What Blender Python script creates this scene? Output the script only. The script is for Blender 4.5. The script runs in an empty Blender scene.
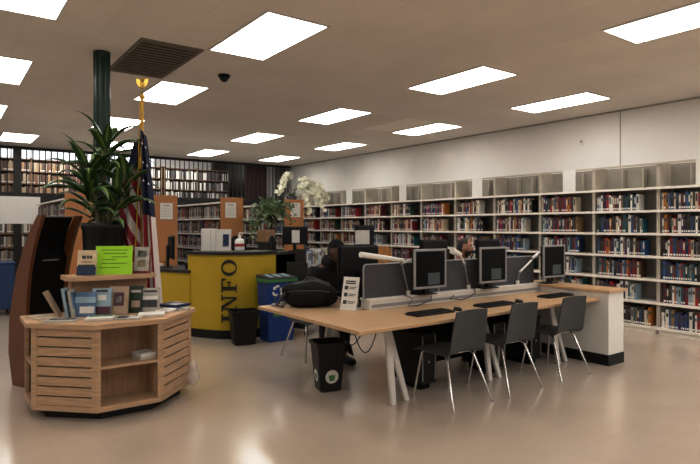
import bpy, math, random
from mathutils import Vector, Matrix
R = random.Random(7)
sc = bpy.context.scene
COL = sc.collection
PI = math.pi

# ------------------------------------------------------------------ materials
def mat(name, col, rough=0.6, metal=0.0, noise=0.0, nscale=20.0, spec=0.5, emit=None, estr=0.0, stretch=None, bump=0.0):
    m = bpy.data.materials.new(name); m.use_nodes = True
    nt = m.node_tree; b = nt.nodes['Principled BSDF']
    b.inputs['Base Color'].default_value = (*col, 1)
    b.inputs['Roughness'].default_value = rough
    b.inputs['Metallic'].default_value = metal
    b.inputs['Specular IOR Level'].default_value = spec
    if emit:
        b.inputs['Emission Color'].default_value = (*emit, 1); b.inputs['Emission Strength'].default_value = estr
    if noise or bump:
        tc = nt.nodes.new('ShaderNodeTexCoord'); mp = nt.nodes.new('ShaderNodeMapping')
        nz = nt.nodes.new('ShaderNodeTexNoise'); nz.inputs['Scale'].default_value = nscale
        nz.inputs['Detail'].default_value = 4
        if stretch: mp.inputs['Scale'].default_value = stretch
        nt.links.new(tc.outputs['Object'], mp.inputs['Vector']); nt.links.new(mp.outputs['Vector'], nz.inputs['Vector'])
        if noise:
            cr = nt.nodes.new('ShaderNodeValToRGB')
            cr.color_ramp.elements[0].position = .3; cr.color_ramp.elements[1].position = .7
            cr.color_ramp.elements[0].color = (*[max(0, c*(1-noise)) for c in col], 1)
            cr.color_ramp.elements[1].color = (*[min(1, c*(1+noise)) for c in col], 1)
            nt.links.new(nz.outputs['Fac'], cr.inputs['Fac']); nt.links.new(cr.outputs['Color'], b.inputs['Base Color'])
        if bump:
            bp = nt.nodes.new('ShaderNodeBump'); bp.inputs['Strength'].default_value = bump; bp.inputs['Distance'].default_value = .01
            nt.links.new(nz.outputs['Fac'], bp.inputs['Height']); nt.links.new(bp.outputs['Normal'], b.inputs['Normal'])
    return m

def brick_mat(name, col, mortar, w, h, rough, offset=0.0, msize=.004, noise=.05, coat=0.0):
    m = bpy.data.materials.new(name); m.use_nodes = True
    nt = m.node_tree; b = nt.nodes['Principled BSDF']; b.inputs['Roughness'].default_value = rough
    tc = nt.nodes.new('ShaderNodeTexCoord'); mp = nt.nodes.new('ShaderNodeMapping'); br = nt.nodes.new('ShaderNodeTexBrick')
    br.offset = offset
    br.inputs['Scale'].default_value = 1; br.inputs['Brick Width'].default_value = w; br.inputs['Row Height'].default_value = h
    br.inputs['Mortar Size'].default_value = msize; br.inputs['Mortar Smooth'].default_value = .3
    br.inputs['Color1'].default_value = (*col, 1); br.inputs['Color2'].default_value = (*[c*(1-noise) for c in col], 1)
    br.inputs['Mortar'].default_value = (*mortar, 1)
    nt.links.new(tc.outputs['Object'], mp.inputs['Vector']); nt.links.new(mp.outputs['Vector'], br.inputs['Vector'])
    nz = nt.nodes.new('ShaderNodeTexNoise'); nz.inputs['Scale'].default_value = 1.3; nz.inputs['Detail'].default_value = 5
    nt.links.new(tc.outputs['Object'], nz.inputs['Vector'])
    mr = nt.nodes.new('ShaderNodeMapRange'); mr.inputs['To Min'].default_value = .88; mr.inputs['To Max'].default_value = 1.1
    nt.links.new(nz.outputs['Fac'], mr.inputs['Value'])
    mx = nt.nodes.new('ShaderNodeMix'); mx.data_type = 'RGBA'; mx.blend_type = 'MULTIPLY'; mx.inputs['Factor'].default_value = 1
    nt.links.new(br.outputs['Color'], mx.inputs['A']); nt.links.new(mr.outputs['Result'], mx.inputs['B'])
    nt.links.new(mx.outputs['Result'], b.inputs['Base Color'])
    b.inputs['Coat Weight'].default_value = coat; b.inputs['Coat Roughness'].default_value = .12
    return m, mp

M = {}
M['floor'], _ = brick_mat('polished_tile', (.55,.465,.385), (.52,.44,.362), .305, .305, .22, msize=.003, noise=.03, coat=.35)
M['ceiling'], cmp_ = brick_mat('ceiling_tile', (.79,.735,.675), (.71,.655,.60), .61, 1.22, .95, msize=.005, noise=.03)
cmp_.inputs['Location'].default_value = (.02, .33, 0)
M['wall'] = mat('painted_wall', (.80,.785,.765), .8, noise=.03, nscale=2)
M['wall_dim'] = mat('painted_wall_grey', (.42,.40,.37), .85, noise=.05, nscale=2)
M['fascia'] = mat('fascia_paint', (.72,.71,.69), .8, noise=.03, nscale=2)
M['steel'] = mat('shelf_steel', (.50,.46,.39), .5, noise=.04, nscale=6)
M['steel_edge'] = mat('shelf_edge', (.80,.76,.69), .45, noise=.03, nscale=6)
M['steel_back'] = mat('shelf_back', (.36,.335,.29), .7, noise=.08, nscale=5)
M['light'] = mat('diffuser', (.9,.9,.9), .6, emit=(1,.975,.94), estr=7.8)
M['white_metal'] = mat('white_metal', (.72,.70,.67), .4, noise=.02)
M['white_plastic'] = mat('white_plastic', (.78,.77,.74), .4, noise=.02)
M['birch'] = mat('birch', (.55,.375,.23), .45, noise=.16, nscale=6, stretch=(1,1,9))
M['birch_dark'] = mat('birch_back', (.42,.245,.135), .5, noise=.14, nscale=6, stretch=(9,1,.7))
M['table_wood'] = mat('maple_laminate', (.56,.385,.22), .33, noise=.08, nscale=5, stretch=(1,14,1))
M['end_wood'] = mat('orange_oak', (.47,.215,.075), .45, noise=.10, nscale=7, stretch=(8,8,1))
M['kiosk_wood'] = mat('cherry_wood', (.17,.058,.022), .38, noise=.16, nscale=5, stretch=(6,6,1))
M['black'] = mat('black_plastic', (.008,.008,.009), .45, noise=.1, spec=.3)
M['black_matte'] = mat('black_matte', (.006,.006,.006), .75, noise=.2, spec=.2)
M['rubber'] = mat('rubber_base', (.016,.015,.014), .6, noise=.1)
M['gap'] = mat('slot_shadow', (.02,.013,.008), .9, noise=.1)
M['chair_grey'] = mat('charcoal_shell', (.055,.058,.06), .5, noise=.06)
M['chrome'] = mat('chrome', (.62,.61,.6), .22, 1.0, noise=.02)
M['silver'] = mat('silver_plastic', (.36,.36,.37), .38, .3, noise=.03)
M['screen'] = mat('screen_glass', (.003,.003,.004), .3, noise=.1, spec=.12)
M['dialog'] = mat('screen_window', (.05,.065,.07), .3, noise=.1, emit=(.35,.5,.55), estr=.03)
M['fabric'] = mat('screen_fabric', (.085,.085,.095), .9, noise=.15, nscale=120)
M['yellow'] = mat('yellow_laminate', (.56,.395,.018), .5, noise=.05, nscale=3)
M['counter'] = mat('dark_counter', (.022,.019,.016), .35, noise=.2)
M['letter'] = mat('letter_black', (.022,.020,.010), .5, noise=.1)
M['blue_bin'] = mat('blue_plastic', (.008,.045,.22), .4, noise=.08)
M['green'] = mat('green_plastic', (.05,.20,.06), .5, noise=.08)
M['lime'] = mat('lime_paper', (.40,.72,.035), .7, noise=.04)
M['green_dark'] = mat('sticker_green', (.08,.22,.06), .6, noise=.1)
M['paper'] = mat('paper', (.72,.71,.68), .7, noise=.03)
M['ink'] = mat('ink', (.05,.05,.055), .7, noise=.1)
M['ink_green'] = mat('ink_green', (.14,.30,.02), .7, noise=.1)
M['column'] = mat('dark_green_paint', (.008,.030,.022), .28, noise=.1)
M['gold'] = mat('gold', (.55,.36,.08), .35, .7, noise=.12)
M['gold_cloth'] = mat('gold_fringe', (.55,.33,.03), .8, noise=.2, nscale=60)
M['soil'] = mat('soil', (.03,.02,.012), .95, noise=.3, nscale=60)
M['cane'] = mat('cane_bark', (.13,.12,.055), .8, noise=.25, nscale=25)
M['leaf_ivy'] = mat('ivy_leaf', (.12,.20,.09), .5, noise=.5, nscale=9)
M['petal'] = mat('orchid_petal', (.80,.80,.66), .6, noise=.06)
M['stem'] = mat('plant_stem', (.06,.075,.03), .6, noise=.15)
M['maroon'] = mat('maroon_panel', (.045,.012,.010), .6, noise=.15)
M['iron'] = mat('dark_rail', (.014,.012,.011), .5, noise=.1)
M['curtain'] = mat('curtain_cloth', (.23,.22,.205), .9, noise=.1, nscale=8)
M['curtain_pale'] = mat('blind_pale', (.5,.5,.49), .8, noise=.1, nscale=8)
M['glow'] = mat('upper_window', (.8,.82,.85), .6, emit=(.9,.95,1), estr=.9)
M['brown_shelf'] = mat('brown_shelf', (.16,.095,.055), .7, noise=.15)
M['cloth_black'] = mat('hoodie_cloth', (.005,.005,.006), .9, noise=.25, nscale=40, bump=.2)
M['cloth_grey'] = mat('grey_shirt', (.06,.06,.065), .9, noise=.2, nscale=40)
M['denim'] = mat('dark_trousers', (.014,.016,.022), .9, noise=.2, nscale=50)
M['skin_a'] = mat('skin_deep', (.12,.062,.042), .55, noise=.06, nscale=30)
M['skin_b'] = mat('skin_tan', (.44,.225,.14), .5, noise=.06, nscale=30)
M['hair'] = mat('dark_hair', (.018,.012,.009), .6, noise=.3, nscale=60)
M['eye'] = mat('eye_white', (.6,.58,.55), .3, noise=.02)
M['lip'] = mat('lip', (.22,.08,.06), .5, noise=.05)
M['nylon'] = mat('bag_nylon', (.004,.004,.005), .7, noise=.35, nscale=30, bump=.5, spec=.25)
M['strap'] = mat('bag_strap', (.05,.05,.055), .6, noise=.2, nscale=60)
M['vent'] = mat('vent_slat', (.19,.15,.115), .6, noise=.1)
M['vent_dark'] = mat('vent_dark', (.012,.009,.007), .8, noise=.1)
M['tile_new'] = mat('pale_tile', (.90,.84,.77), .95, noise=.02)
M['page'] = mat('book_pages', (.60,.56,.48), .8, noise=.05)
M['blue'] = mat('blue_paint', (.012,.045,.14), .5, noise=.1)
M['box_wood'] = mat('amber_wood', (.42,.20,.05), .5, noise=.14, nscale=6, stretch=(6,6,1))
M['cardboard'] = mat('cardboard', (.30,.17,.08), .8, noise=.08)
M['red'] = mat('red_plastic', (.35,.03,.03), .5, noise=.1)
M['cover_navy'] = mat('cover_navy', (.014,.035,.09), .4, noise=.3, nscale=30)
M['cover_cream'] = mat('cover_cream', (.62,.52,.36), .5, noise=.12, nscale=15)
M['cover_blue'] = mat('cover_blue', (.12,.20,.34), .4, noise=.35, nscale=14)
M['cover_sky'] = mat('cover_sky', (.34,.47,.55), .4, noise=.2, nscale=10)
M['cover_tan'] = mat('cover_tan', (.42,.32,.23), .5, noise=.12, nscale=14)
M['cover_green'] = mat('cover_green', (.022,.040,.024), .4, noise=.5, nscale=16)
M['cover_grey'] = mat('cover_grey', (.46,.44,.40), .5, noise=.25, nscale=18)
M['cover_red'] = mat('cover_red', (.22,.025,.025), .45, noise=.2, nscale=12)
M['cover_plum'] = mat('cover_plum', (.10,.035,.05), .45, noise=.25, nscale=12)

def leaf_mat():
    m = mat('dracaena_leaf', (.03,.075,.02), .42)
    nt = m.node_tree; b = nt.nodes['Principled BSDF']
    uv = nt.nodes.new('ShaderNodeUVMap'); sp = nt.nodes.new('ShaderNodeSeparateXYZ')
    nt.links.new(uv.outputs['UV'], sp.inputs[0])
    cr = nt.nodes.new('ShaderNodeValToRGB')
    e = cr.color_ramp.elements; e[0].position = .0; e[0].color = (.028,.072,.020,1); e[1].position = 1; e[1].color = (.028,.072,.020,1)
    for p, c in ((.30,(.034,.09,.024,1)), (.46,(.24,.33,.085,1)), (.54,(.24,.33,.085,1)), (.70,(.034,.09,.024,1))):
        k = e.new(p); k.color = c
    nt.links.new(sp.outputs['X'], cr.inputs['Fac']); nt.links.new(cr.outputs['Color'], b.inputs['Base Color'])
    return m
M['leaf'] = leaf_mat()

def flag_mat():
    m = mat('flag_cloth', (.5,.1,.1), .8)
    nt = m.node_tree; b = nt.nodes['Principled BSDF']
    uv = nt.nodes.new('ShaderNodeUVMap'); sp = nt.nodes.new('ShaderNodeSeparateXYZ'); nt.links.new(uv.outputs['UV'], sp.inputs[0])
    def mth(op, a, v=None, b2=None):
        n = nt.nodes.new('ShaderNodeMath'); n.operation = op
        nt.links.new(a, n.inputs[0])
        if v is not None: n.inputs[1].default_value = v
        if b2 is not None: nt.links.new(b2, n.inputs[1])
        return n.outputs[0]
    st = mth('MODULO', mth('FLOOR', mth('MULTIPLY', sp.outputs['Y'], 13.0)), 2.0)
    mx = nt.nodes.new('ShaderNodeMix'); mx.data_type = 'RGBA'
    mx.inputs['A'].default_value = (.27,.012,.022,1); mx.inputs['B'].default_value = (.62,.58,.56,1)
    nt.links.new(st, mx.inputs['Factor'])
    can = mth('MULTIPLY', mth('LESS_THAN', sp.outputs['X'], .42), None, mth('LESS_THAN', sp.outputs['Y'], 7/13))
    m2 = nt.nodes.new('ShaderNodeMix'); m2.data_type = 'RGBA'; m2.inputs['B'].default_value = (.010,.014,.045,1)
    nt.links.new(mx.outputs['Result'], m2.inputs['A']); nt.links.new(can, m2.inputs['Factor'])
    nt.links.new(m2.outputs['Result'], b.inputs['Base Color'])
    return m
M['flag'] = flag_mat()

def book_mats():
    m = mat('book_cover', (.5,.5,.5), .5); nt = m.node_tree; b = nt.nodes['Principled BSDF']
    oi = nt.nodes.new('ShaderNodeObjectInfo'); nt.links.new(oi.outputs['Color'], b.inputs['Base Color'])
    m2 = mat('book_covers_many', (.5,.5,.5), .5); nt = m2.node_tree; b = nt.nodes['Principled BSDF']
    at = nt.nodes.new('ShaderNodeAttribute'); at.attribute_name = 'Col'; nt.links.new(at.outputs['Color'], b.inputs['Base Color'])
    return m, m2
M['book'], M['books'] = book_mats()

# ------------------------------------------------------------------ mesh builder
class MB:
    def __init__(s): s.v = []; s.f = []; s.m = []; s.sm = []; s.uv = []
    def add(s, vs, fs, m=0, smooth=False, uvs=None):
        o = len(s.v); s.v += [tuple(v) for v in vs]
        for i, f in enumerate(fs):
            s.f.append([o+k for k in f]); s.m.append(m); s.sm.append(smooth)
            s.uv.append(uvs[i] if uvs else None)
        return s
    def box(s, c, d, m=0, rz=0, mtx=None):
        x, y, z = [k/2 for k in d]
        vs = [Vector((a*x, b*y, e*z)) for a in (-1,1) for b in (-1,1) for e in (-1,1)]
        if mtx is None: mtx = Matrix.Rotation(rz, 4, 'Z')
        vs = [mtx @ v + Vector(c) for v in vs]
        return s.add(vs, [(0,1,3,2),(4,6,7,5),(0,4,5,1),(2,3,7,6),(0,2,6,4),(1,5,7,3)], m)
    def bb(s, x0, x1, y0, y1, z0, z1, m=0):
        return s.box(((x0+x1)/2,(y0+y1)/2,(z0+z1)/2), (x1-x0,y1-y0,z1-z0), m)
    def cyl(s, p0, p1, r0, r1=None, n=12, m=0, caps=True):
        r1 = r0 if r1 is None else r1
        p0 = Vector(p0); p1 = Vector(p1); a = (p1-p0).normalized()
        t = Vector((0,0,1)) if abs(a.z) < .9 else Vector((1,0,0))
        u = a.cross(t).normalized(); w = a.cross(u)
        vs = []
        for p, r in ((p0,r0),(p1,r1)):
            for k in range(n):
                q = 2*PI*k/n; vs.append(p + u*math.cos(q)*r + w*math.sin(q)*r)
        s.add(vs, [(k,n+k,n+(k+1)%n,(k+1)%n) for k in range(n)], m, True)
        if caps: s.add(vs, [list(range(n)), list(range(2*n-1,n-1,-1))], m)
        return s
    def tube(s, pts, r, n=8, m=0, rs=None):
        pts = [Vector(p) for p in pts]; vs = []; up = None
        for i, p in enumerate(pts):
            a = (pts[min(i+1,len(pts)-1)] - pts[max(i-1,0)]).normalized()
            if up is None:
                t = Vector((0,0,1)) if abs(a.z) < .9 else Vector((1,0,0)); up = a.cross(t).normalized()
            u = (up - a*up.dot(a)).normalized(); up = u; w = a.cross(u)
            rr = rs[i] if rs else r
            for k in range(n):
                q = 2*PI*k/n; vs.append(p + u*math.cos(q)*rr + w*math.sin(q)*rr)
        L = len(pts)
        fs = [(i*n+k,(i+1)*n+k,(i+1)*n+(k+1)%n,i*n+(k+1)%n) for i in range(L-1) for k in range(n)]
        s.add(vs, fs, m, True)
        s.add(vs[:n]+vs[-n:], [list(range(n)), list(range(2*n-1,n-1,-1))], m)
        return s
    def prism(s, poly, z0, z1, m=0):
        n = len(poly)
        vs = [(x,y,z0) for x, y in poly] + [(x,y,z1) for x, y in poly]
        s.add(vs, [list(range(n-1,-1,-1)), list(range(n,2*n))], m)
        s.add(vs, [(k,(k+1)%n,n+(k+1)%n,n+k) for k in range(n)], m)
        return s
    def slab(s, poly, o, u, w, t, m=0):           # polygon in plane (u,w) at o, extruded by vector t
        o, u, w, t = Vector(o), Vector(u), Vector(w), Vector(t); n = len(poly)
        vs = [o+u*a+w*b for a, b in poly]; vs += [v+t for v in vs]
        s.add(vs, [list(range(n-1,-1,-1)), list(range(n,2*n))], m)
        s.add(vs, [(k,(k+1)%n,n+(k+1)%n,n+k) for k in range(n)], m)
        return s
    def lathe(s, prof, c=(0,0,0), n=24, m=0, sq=None):
        vs = []
        for r, z in prof:
            for k in range(n):
                q = 2*PI*k/n; cx, sy = math.cos(q), math.sin(q)
                vs.append((c[0]+cx*r, c[1]+sy*r, c[2]+z))
        L = len(prof)
        s.add(vs, [(i*n+k,i*n+(k+1)%n,(i+1)*n+(k+1)%n,(i+1)*n+k) for i in range(L-1) for k in range(n)], m, True)
        return s
    def ell(s, c, r, m=0, nu=16, nv=10, mtx=None, power=1.0):
        vs = []
        sg = lambda v: math.copysign(abs(v)**power, v)
        for i in range(nv+1):
            t = PI*i/nv
            for k in range(nu):
                q = 2*PI*k/nu
                p = Vector((r[0]*sg(math.sin(t))*sg(math.cos(q)), r[1]*sg(math.sin(t))*sg(math.sin(q)), r[2]*sg(math.cos(t))))
                if mtx is not None: p = mtx @ p
                vs.append(p+Vector(c))
        s.add(vs, [(i*nu+k,(i+1)*nu+k,(i+1)*nu+(k+1)%nu,i*nu+(k+1)%nu) for i in range(nv) for k in range(nu)], m, True)
        return s
    def build(s, name, mats, parent=None, bevel=0, loc=None):
        me = bpy.data.meshes.new(name); me.from_pydata(s.v, [], s.f); 
        if not isinstance(mats, (list, tuple)): mats = [mats]
        for k in mats: me.materials.append(M[k] if isinstance(k, str) else k)
        me.polygons.foreach_set('material_index', s.m); me.polygons.foreach_set('use_smooth', s.sm)
        if any(u is not None for u in s.uv):
            ul = me.uv_layers.new(name='UVMap'); li = 0
            for f, u in zip(s.f, s.uv):
                for j in range(len(f)):
                    if u: ul.data[li].uv = u[j]
                    li += 1
        me.validate(); me.update()
        o = bpy.data.objects.new(name, me); COL.objects.link(o)
        if parent: o.parent = parent
        if loc: o.location = loc
        if bevel:
            b = o.modifiers.new('Bevel', 'BEVEL'); b.width = bevel; b.segments = 2; b.limit_method = 'ANGLE'; b.angle_limit = math.radians(40)
        return o

def tag(o, label=None, cat=None, group=None, kind=None):
    if label: o['label'] = label
    if cat: o['category'] = cat
    if group: o['group'] = group
    if kind: o['kind'] = kind
    return o
def thing(name, label, cat, loc=(0,0,0), rz=0, group=None):
    o = bpy.data.objects.new(name, None); COL.objects.link(o); o.empty_display_size = .1
    o.location = loc; o.rotation_euler = (0,0,rz)
    return tag(o, label, cat, group)
def copy_tree(o, parent=None):
    kids = [c for c in bpy.data.objects if c.parent == o]
    c = o.copy(); COL.objects.link(c)
    if parent: c.parent = parent
    for k in kids: copy_tree(k, c)
    return c
def dup(o, loc, rz, label, group=None):
    c = copy_tree(o); c.location = loc; c.rotation_euler = (0,0,rz); tag(c, label, None, group); return c
def struct(name, mb, mats, bevel=0, label=None):
    o = mb.build(name, mats, None, bevel); return tag(o, label, None, None, 'structure')
ORD = ['first','second','third','fourth','fifth','sixth','seventh','eighth','ninth','tenth','eleventh','twelfth','thirteenth','fourteenth',
       'fifteenth','sixteenth','seventeenth','eighteenth','nineteenth','twentieth','twenty-first','twenty-second','twenty-third','twenty-fourth',
       'twenty-fifth','twenty-sixth','twenty-seventh','twenty-eighth','twenty-ninth','thirtieth','thirty-first','thirty-second']

# ------------------------------------------------------------------ setting
CH = 3.28
XW = 8.42; YB = 14.5; XL = -4.6; YF = -5.5
struct('floor', MB().bb(XL, XW+.1, YF, YB+4.6, -.1, 0), 'floor')
struct('ceiling', MB().bb(XL, XW+.1, YF, YB+.06, CH, CH+.1), 'ceiling')
UH=4.3
struct('ceiling_upper', MB().bb(XL, XW+.1, YB, YB+4.6, UH, UH+.1), 'ceiling')
struct('wall_header', MB().bb(XL, XW, YB+.06, YB+.16, CH-.02, UH), 'wall_dim')
struct('wall_right', MB().bb(XW, XW+.12, YF, YB+4.6, 0, UH), 'wall')
struct('wall_left', MB().bb(XL-.12, XL, YF, YB+4.6, 0, CH), 'wall')
struct('wall_front', MB().bb(XL, XW, YF-.12, YF, 0, CH), 'wall')
struct('wall_back', MB().bb(XL, XW, YB+4.5, YB+4.62, 0, UH), 'wall_dim')
struct('trim_1', MB().bb(XW-.006, XW, 4.475, 4.49, 2.40, CH), 'wall_dim', label='thin vertical joint strip on the white wall')
struct('trim_2', MB().bb(XW-.012, XW, YF, YB, CH-.025, CH), 'wall_dim', label='thin angle strip along the top of the white wall')
# mezzanine deck, fascia, lower back wall
struct('slab_mezzanine', MB().bb(XL, XW, YB, YB+4.5, 2.03, 2.19), 'iron', label='floor edge of the railed upper level')
struct('wall_fascia', MB().bb(XL, 1.84, YB-.06, YB, 1.55, 2.16), 'fascia', label='plain pale fascia below the upper level railing')
struct('wall_lower', MB().bb(XL, XW, YB+2.2, YB+2.3, 0, 2.03), 'wall_dim')
struct('column_dark', MB().bb(1.31, 1.47, YB-.05, YB-.005, 0, CH), 'iron', label='dark square post in front of the upper level')
struct('wall_upper', MB().bb(7.04, 7.68, YB+.1, YB+.25, 2.19, CH), 'maroon', label='dark maroon panel behind the upper railing')
# column
c = MB(); c.cyl((1.335,6.12,0),(1.335,6.12,CH),.074,n=32)
for k in range(10):
    q = 2*PI*k/10; c.cyl((1.335+.072*math.cos(q),6.12+.072*math.sin(q),0),(1.335+.072*math.cos(q),6.12+.072*math.sin(q),CH),.011,n=8)
struct('column_green', c, 'column', label='round fluted dark green column rising to the ceiling')

# upper level railing
rl = thing('upper_railing', 'dark floor to ceiling railing of thin bars along the upper level', 'railing', (0,YB,2.19))
p = MB()
x = 0.7
while x < 8.38:
    p.cyl((x,0,0),(x,0,CH-2.19),.012,n=6); x += .125
p.build('bars', 'iron', rl)
MB().bb(.5,8.4,-.03,.03,.0,.06).build('rail', 'iron', rl); MB().bb(.5,8.4,-.03,.03,CH-2.25,CH-2.19).build('rail', 'iron', rl)
# upper level bookcases & windows
def upper_case(x0, x1, y, label, matn, pale):
    t = thing('upper_bookcase', label, 'bookcase', (x0,y,2.19), 0, 'bookcases on the upper level')
    w = x1-x0
    for k in range(4): MB().bb(0,w,0,.28,.03+.30*k,.05+.30*k).build('shelf', matn, t)
    for xx in (0,w/2-.015,w-.03): MB().bb(xx,xx+.03,0,.28,0,.98).build('upright', matn, t)
    MB().bb(0,w,.28,.30,0,.98).build('back_panel', matn, t)
upper_case(.7, 2.9, YB+1.2, 'brown upper level bookcase behind the railing at far left', 'brown_shelf', False)
upper_case(2.95, 5.0, YB+1.2, 'upper level bookcase of pale volumes behind the flag', 'brown_shelf', True)
upper_case(5.05, 7.0, YB+1.2, 'upper level bookcase beside the dark maroon panel', 'brown_shelf', True)
w = MB()
for k in range(10): w.bb(.60+.46*k, 1.0+.46*k, YB+2.46, YB+2.5, 3.28, 3.75)
struct('wall_upper_rear', MB().bb(.3, 7.0, YB+2.5, YB+2.6, 2.19, UH), 'wall')
struct('window_1', w, 'glow', label='row of bright high windows behind the upper level')
# curtain / blind at right end of upper level
ct = MB(); pts = []
for k in range(41): pts.append((7.98+.40*k/40, YB+.16+.03*math.sin(k*1.3)))
for a, b in zip(pts, pts[1:]): ct.add([(a[0],a[1],2.2),(b[0],b[1],2.2),(b[0],b[1],CH-.02),(a[0],a[1],CH-.02)], [(0,1,2,3)], 0, True)
tag(ct.build('grey_curtain', 'curtain'), 'grey pleated curtain in the corner of the upper level', 'curtain')
bl = MB()
for k in range(5): bl.box((7.73+.055*k, YB+.17, 2.72), (.045,.006,1.02), 0, rz=.5)
tag(bl.build('vertical_blind', 'curtain_pale'), 'pale vertical blind between maroon panel and grey curtain', 'blind')

# ------------------------------------------------------------------ ceiling fixtures
LX = [.20, 2.18, 4.85, 6.91]; LY = [1.50, 4.13, 6.87, 9.62, 12.42]
coln = ['far left column', 'column left of centre', 'column right of centre', 'column nearest the bookshelf wall']
rown = ['nearest', 'second nearest', 'middle', 'second farthest', 'farthest']
proto = None
for i, x in enumerate(LX):
    for j, y in enumerate(LY):
        if j == 4: x = [.96, 2.93, 4.95, 6.92][i]
        if j == 0 and i < 2: continue
        lab = f'lit rectangular ceiling panel, {rown[j]} in the {coln[i]}'
        if proto is None:
            proto = thing('ceiling_light', lab, 'ceiling light', (x,y,CH), 0, 'recessed ceiling lights')
            f = MB(); f.bb(-.012,.622,-.012,.012,-.012,0); f.bb(-.012,.622,1.238,1.262,-.012,0); f.bb(-.012,.012,.012,1.238,-.012,0); f.bb(.598,.622,.012,1.238,-.012,0)
            f.build('frame', 'white_metal', proto)
            MB().bb(.012,.598,.012,1.238,-.008,-.001).build('diffuser', 'light', proto)
        else: dup(proto, (x,y,CH), 0, lab, 'recessed ceiling lights')
vt = thing('air_vent', 'dark brown slatted air return grille in the ceiling by the green column', 'air vent', (1.53,5.43,CH))
f = MB(); f.bb(0,.62,0,.03,-.015,0); f.bb(0,.62,1.30,1.33,-.015,0); f.bb(0,.03,.03,1.30,-.015,0); f.bb(.59,.62,.03,1.30,-.015,0); f.build('frame','vent',vt)
MB().bb(.03,.59,.03,1.30,-.004,-.001).build('backing','vent_dark',vt)
f = MB()
for k in range(14): f.box((.31,.075+.091*k,-.012),(.56,.040,.006),0)
f.build('slat','vent',vt)
sm = thing('security_camera', 'small black dome camera on the ceiling', 'camera', (2.7,6.2,CH))
MB().cyl((0,0,-.03),(0,0,0),.07,n=20).build('base','black',sm)
MB().ell((0,0,-.03),(.055,.055,.055)).build('dome','black',sm)
tag(MB().bb(6.2,6.8,6.9,8.1,CH-.006,CH).build('ceiling_tile','tile_new',None,.003), 'paler replacement ceiling tile left of a lit panel', 'ceiling tile')
ws = thing('wall_sensor', 'small white sensor plate high on the white wall', 'sensor', (XW,5.12,2.87))
MB().bb(-.02,0,-.04,.04,-.055,.055).build('plate','white_plastic',ws,.004)
MB().cyl((-.03,0,0),(-.02,0,0),.018,n=12).build('sensor_eye','silver',ws)

# ------------------------------------------------------------------ books
PAL = [('dark red',(.17,.010,.014)),('maroon',(.075,.008,.014)),('navy blue',(.008,.014,.055)),('black',(.008,.008,.009)),('black',(.010,.009,.009)),('blue',(.03,.08,.2)),('white',(.70,.68,.64)),
       ('white',(.64,.62,.58)),('cream',(.55,.47,.33)),('teal',(.010,.085,.10)),('brown',(.07,.030,.014)),('grey',(.17,.165,.16)),('blue',(.02,.065,.18)),
       ('charcoal',(.022,.022,.024)),('cream',(.50,.44,.34)),('red',(.26,.02,.02)),('dark green',(.012,.040,.02)),('tan',(.26,.16,.075)),('red',(.30,.018,.016)),('orange',(.38,.14,.02)),('purple',(.055,.02,.08)),('pale blue',(.28,.36,.42)),('dark brown',(.030,.016,.010)),('dark brown',(.034,.018,.012))]
VAR = []
for vi, (t, h, d) in enumerate(((.022,.200,.15),(.028,.240,.165),(.034,.228,.16),(.040,.255,.17),(.030,.212,.155),(.025,.226,.16))):
    b = MB()
    b.bb(0,.004,-t/2,t/2,0,h,0); b.bb(.004,d,-t/2,-t/2+.003,0,h,0); b.bb(.004,d,t/2-.003,t/2,0,h,0)
    b.bb(.004,d-.004,-t/2+.003,t/2-.003,.004,h-.004,1)
    if vi!=2: b.bb(-.0008,0,-t/2+.004,t/2-.004,.014,.040,2)
    if vi%2: b.bb(-.0008,0,-t/2+.004,t/2-.004,h*.62,h*.80,3)
    else: b.bb(-.0008,0,-t/2+.006,t/2-.006,h*.45,h*.88,1 if vi==4 else 3)
    me = bpy.data.meshes.new('book'); me.from_pydata(b.v,[],b.f)
    for k in ('book','page','paper','ink'): me.materials.append(M[k])
    me.polygons.foreach_set('material_index', b.m); me.update()
    VAR.append((me,t,h,d))
class Mass:
    def __init__(s): s.v=[]; s.f=[]; s.c=[]
    def book(s, o, a, w, t, h, d, col, dec=True, lab=True):   # o: centre bottom of spine; a: along shelf; w: inward
        o=Vector(o); a=Vector(a); w=Vector(w); z=Vector((0,0,1)); n=len(s.v)
        for q in (-t/2,t/2):
            for e in (0,d):
                for k in (0,h): s.v.append(o+a*q+w*e+z*k)
        fs=[(0,1,3,2),(4,6,7,5),(0,4,5,1),(2,3,7,6),(1,5,7,3)]
        for i,f in enumerate(fs): s.f.append([n+k for k in f]); s.c.append(col if i!=4 else (.5,.46,.38))
        def strip(z0,z1,c,m=.85):
            n=len(s.v)
            for q in (-t/2*m,t/2*m):
                for k in (z0,z1): s.v.append(o+a*q-w*.001+z*k)
            s.f.append([n,n+1,n+3,n+2]); s.c.append(c)
        if lab and R.random()<.75: strip(.014,.042,(.62,.6,.56))
        if dec: strip(h*.6,h*.82,R.choice([(.4,.36,.28),(.03,.03,.03),(.5,.48,.44),(.3,.2,.06)]),.55)
    def build(s, name, label, cat, group=None):
        me=bpy.data.meshes.new(name); me.from_pydata([tuple(v) for v in s.v],[],s.f); me.materials.append(M['books'])
        ca=me.color_attributes.new('Col','FLOAT_COLOR','CORNER'); buf=[]
        for f,c in zip(s.f,s.c): buf += [*c,1]*len(f)
        ca.data.foreach_set('color',buf); me.update()
        o=bpy.data.objects.new(name,me); COL.objects.link(o)
        return tag(o,label,cat,group,'stuff')
SH = [.10,.445,.765,1.085,1.405,1.725,2.045]      # shelf surfaces
XS = 8.0
BAYS = [2.80+.95*k for k in range(12)]
FC,FS,FF = .807,.5906,560
def scr(x,y,z):
    d=FS*x+FC*y; return 350+FF*(FC*x-FS*y)/d, 226+FF*(1.5-z)/d
mass = Mass(); count = 0
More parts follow.
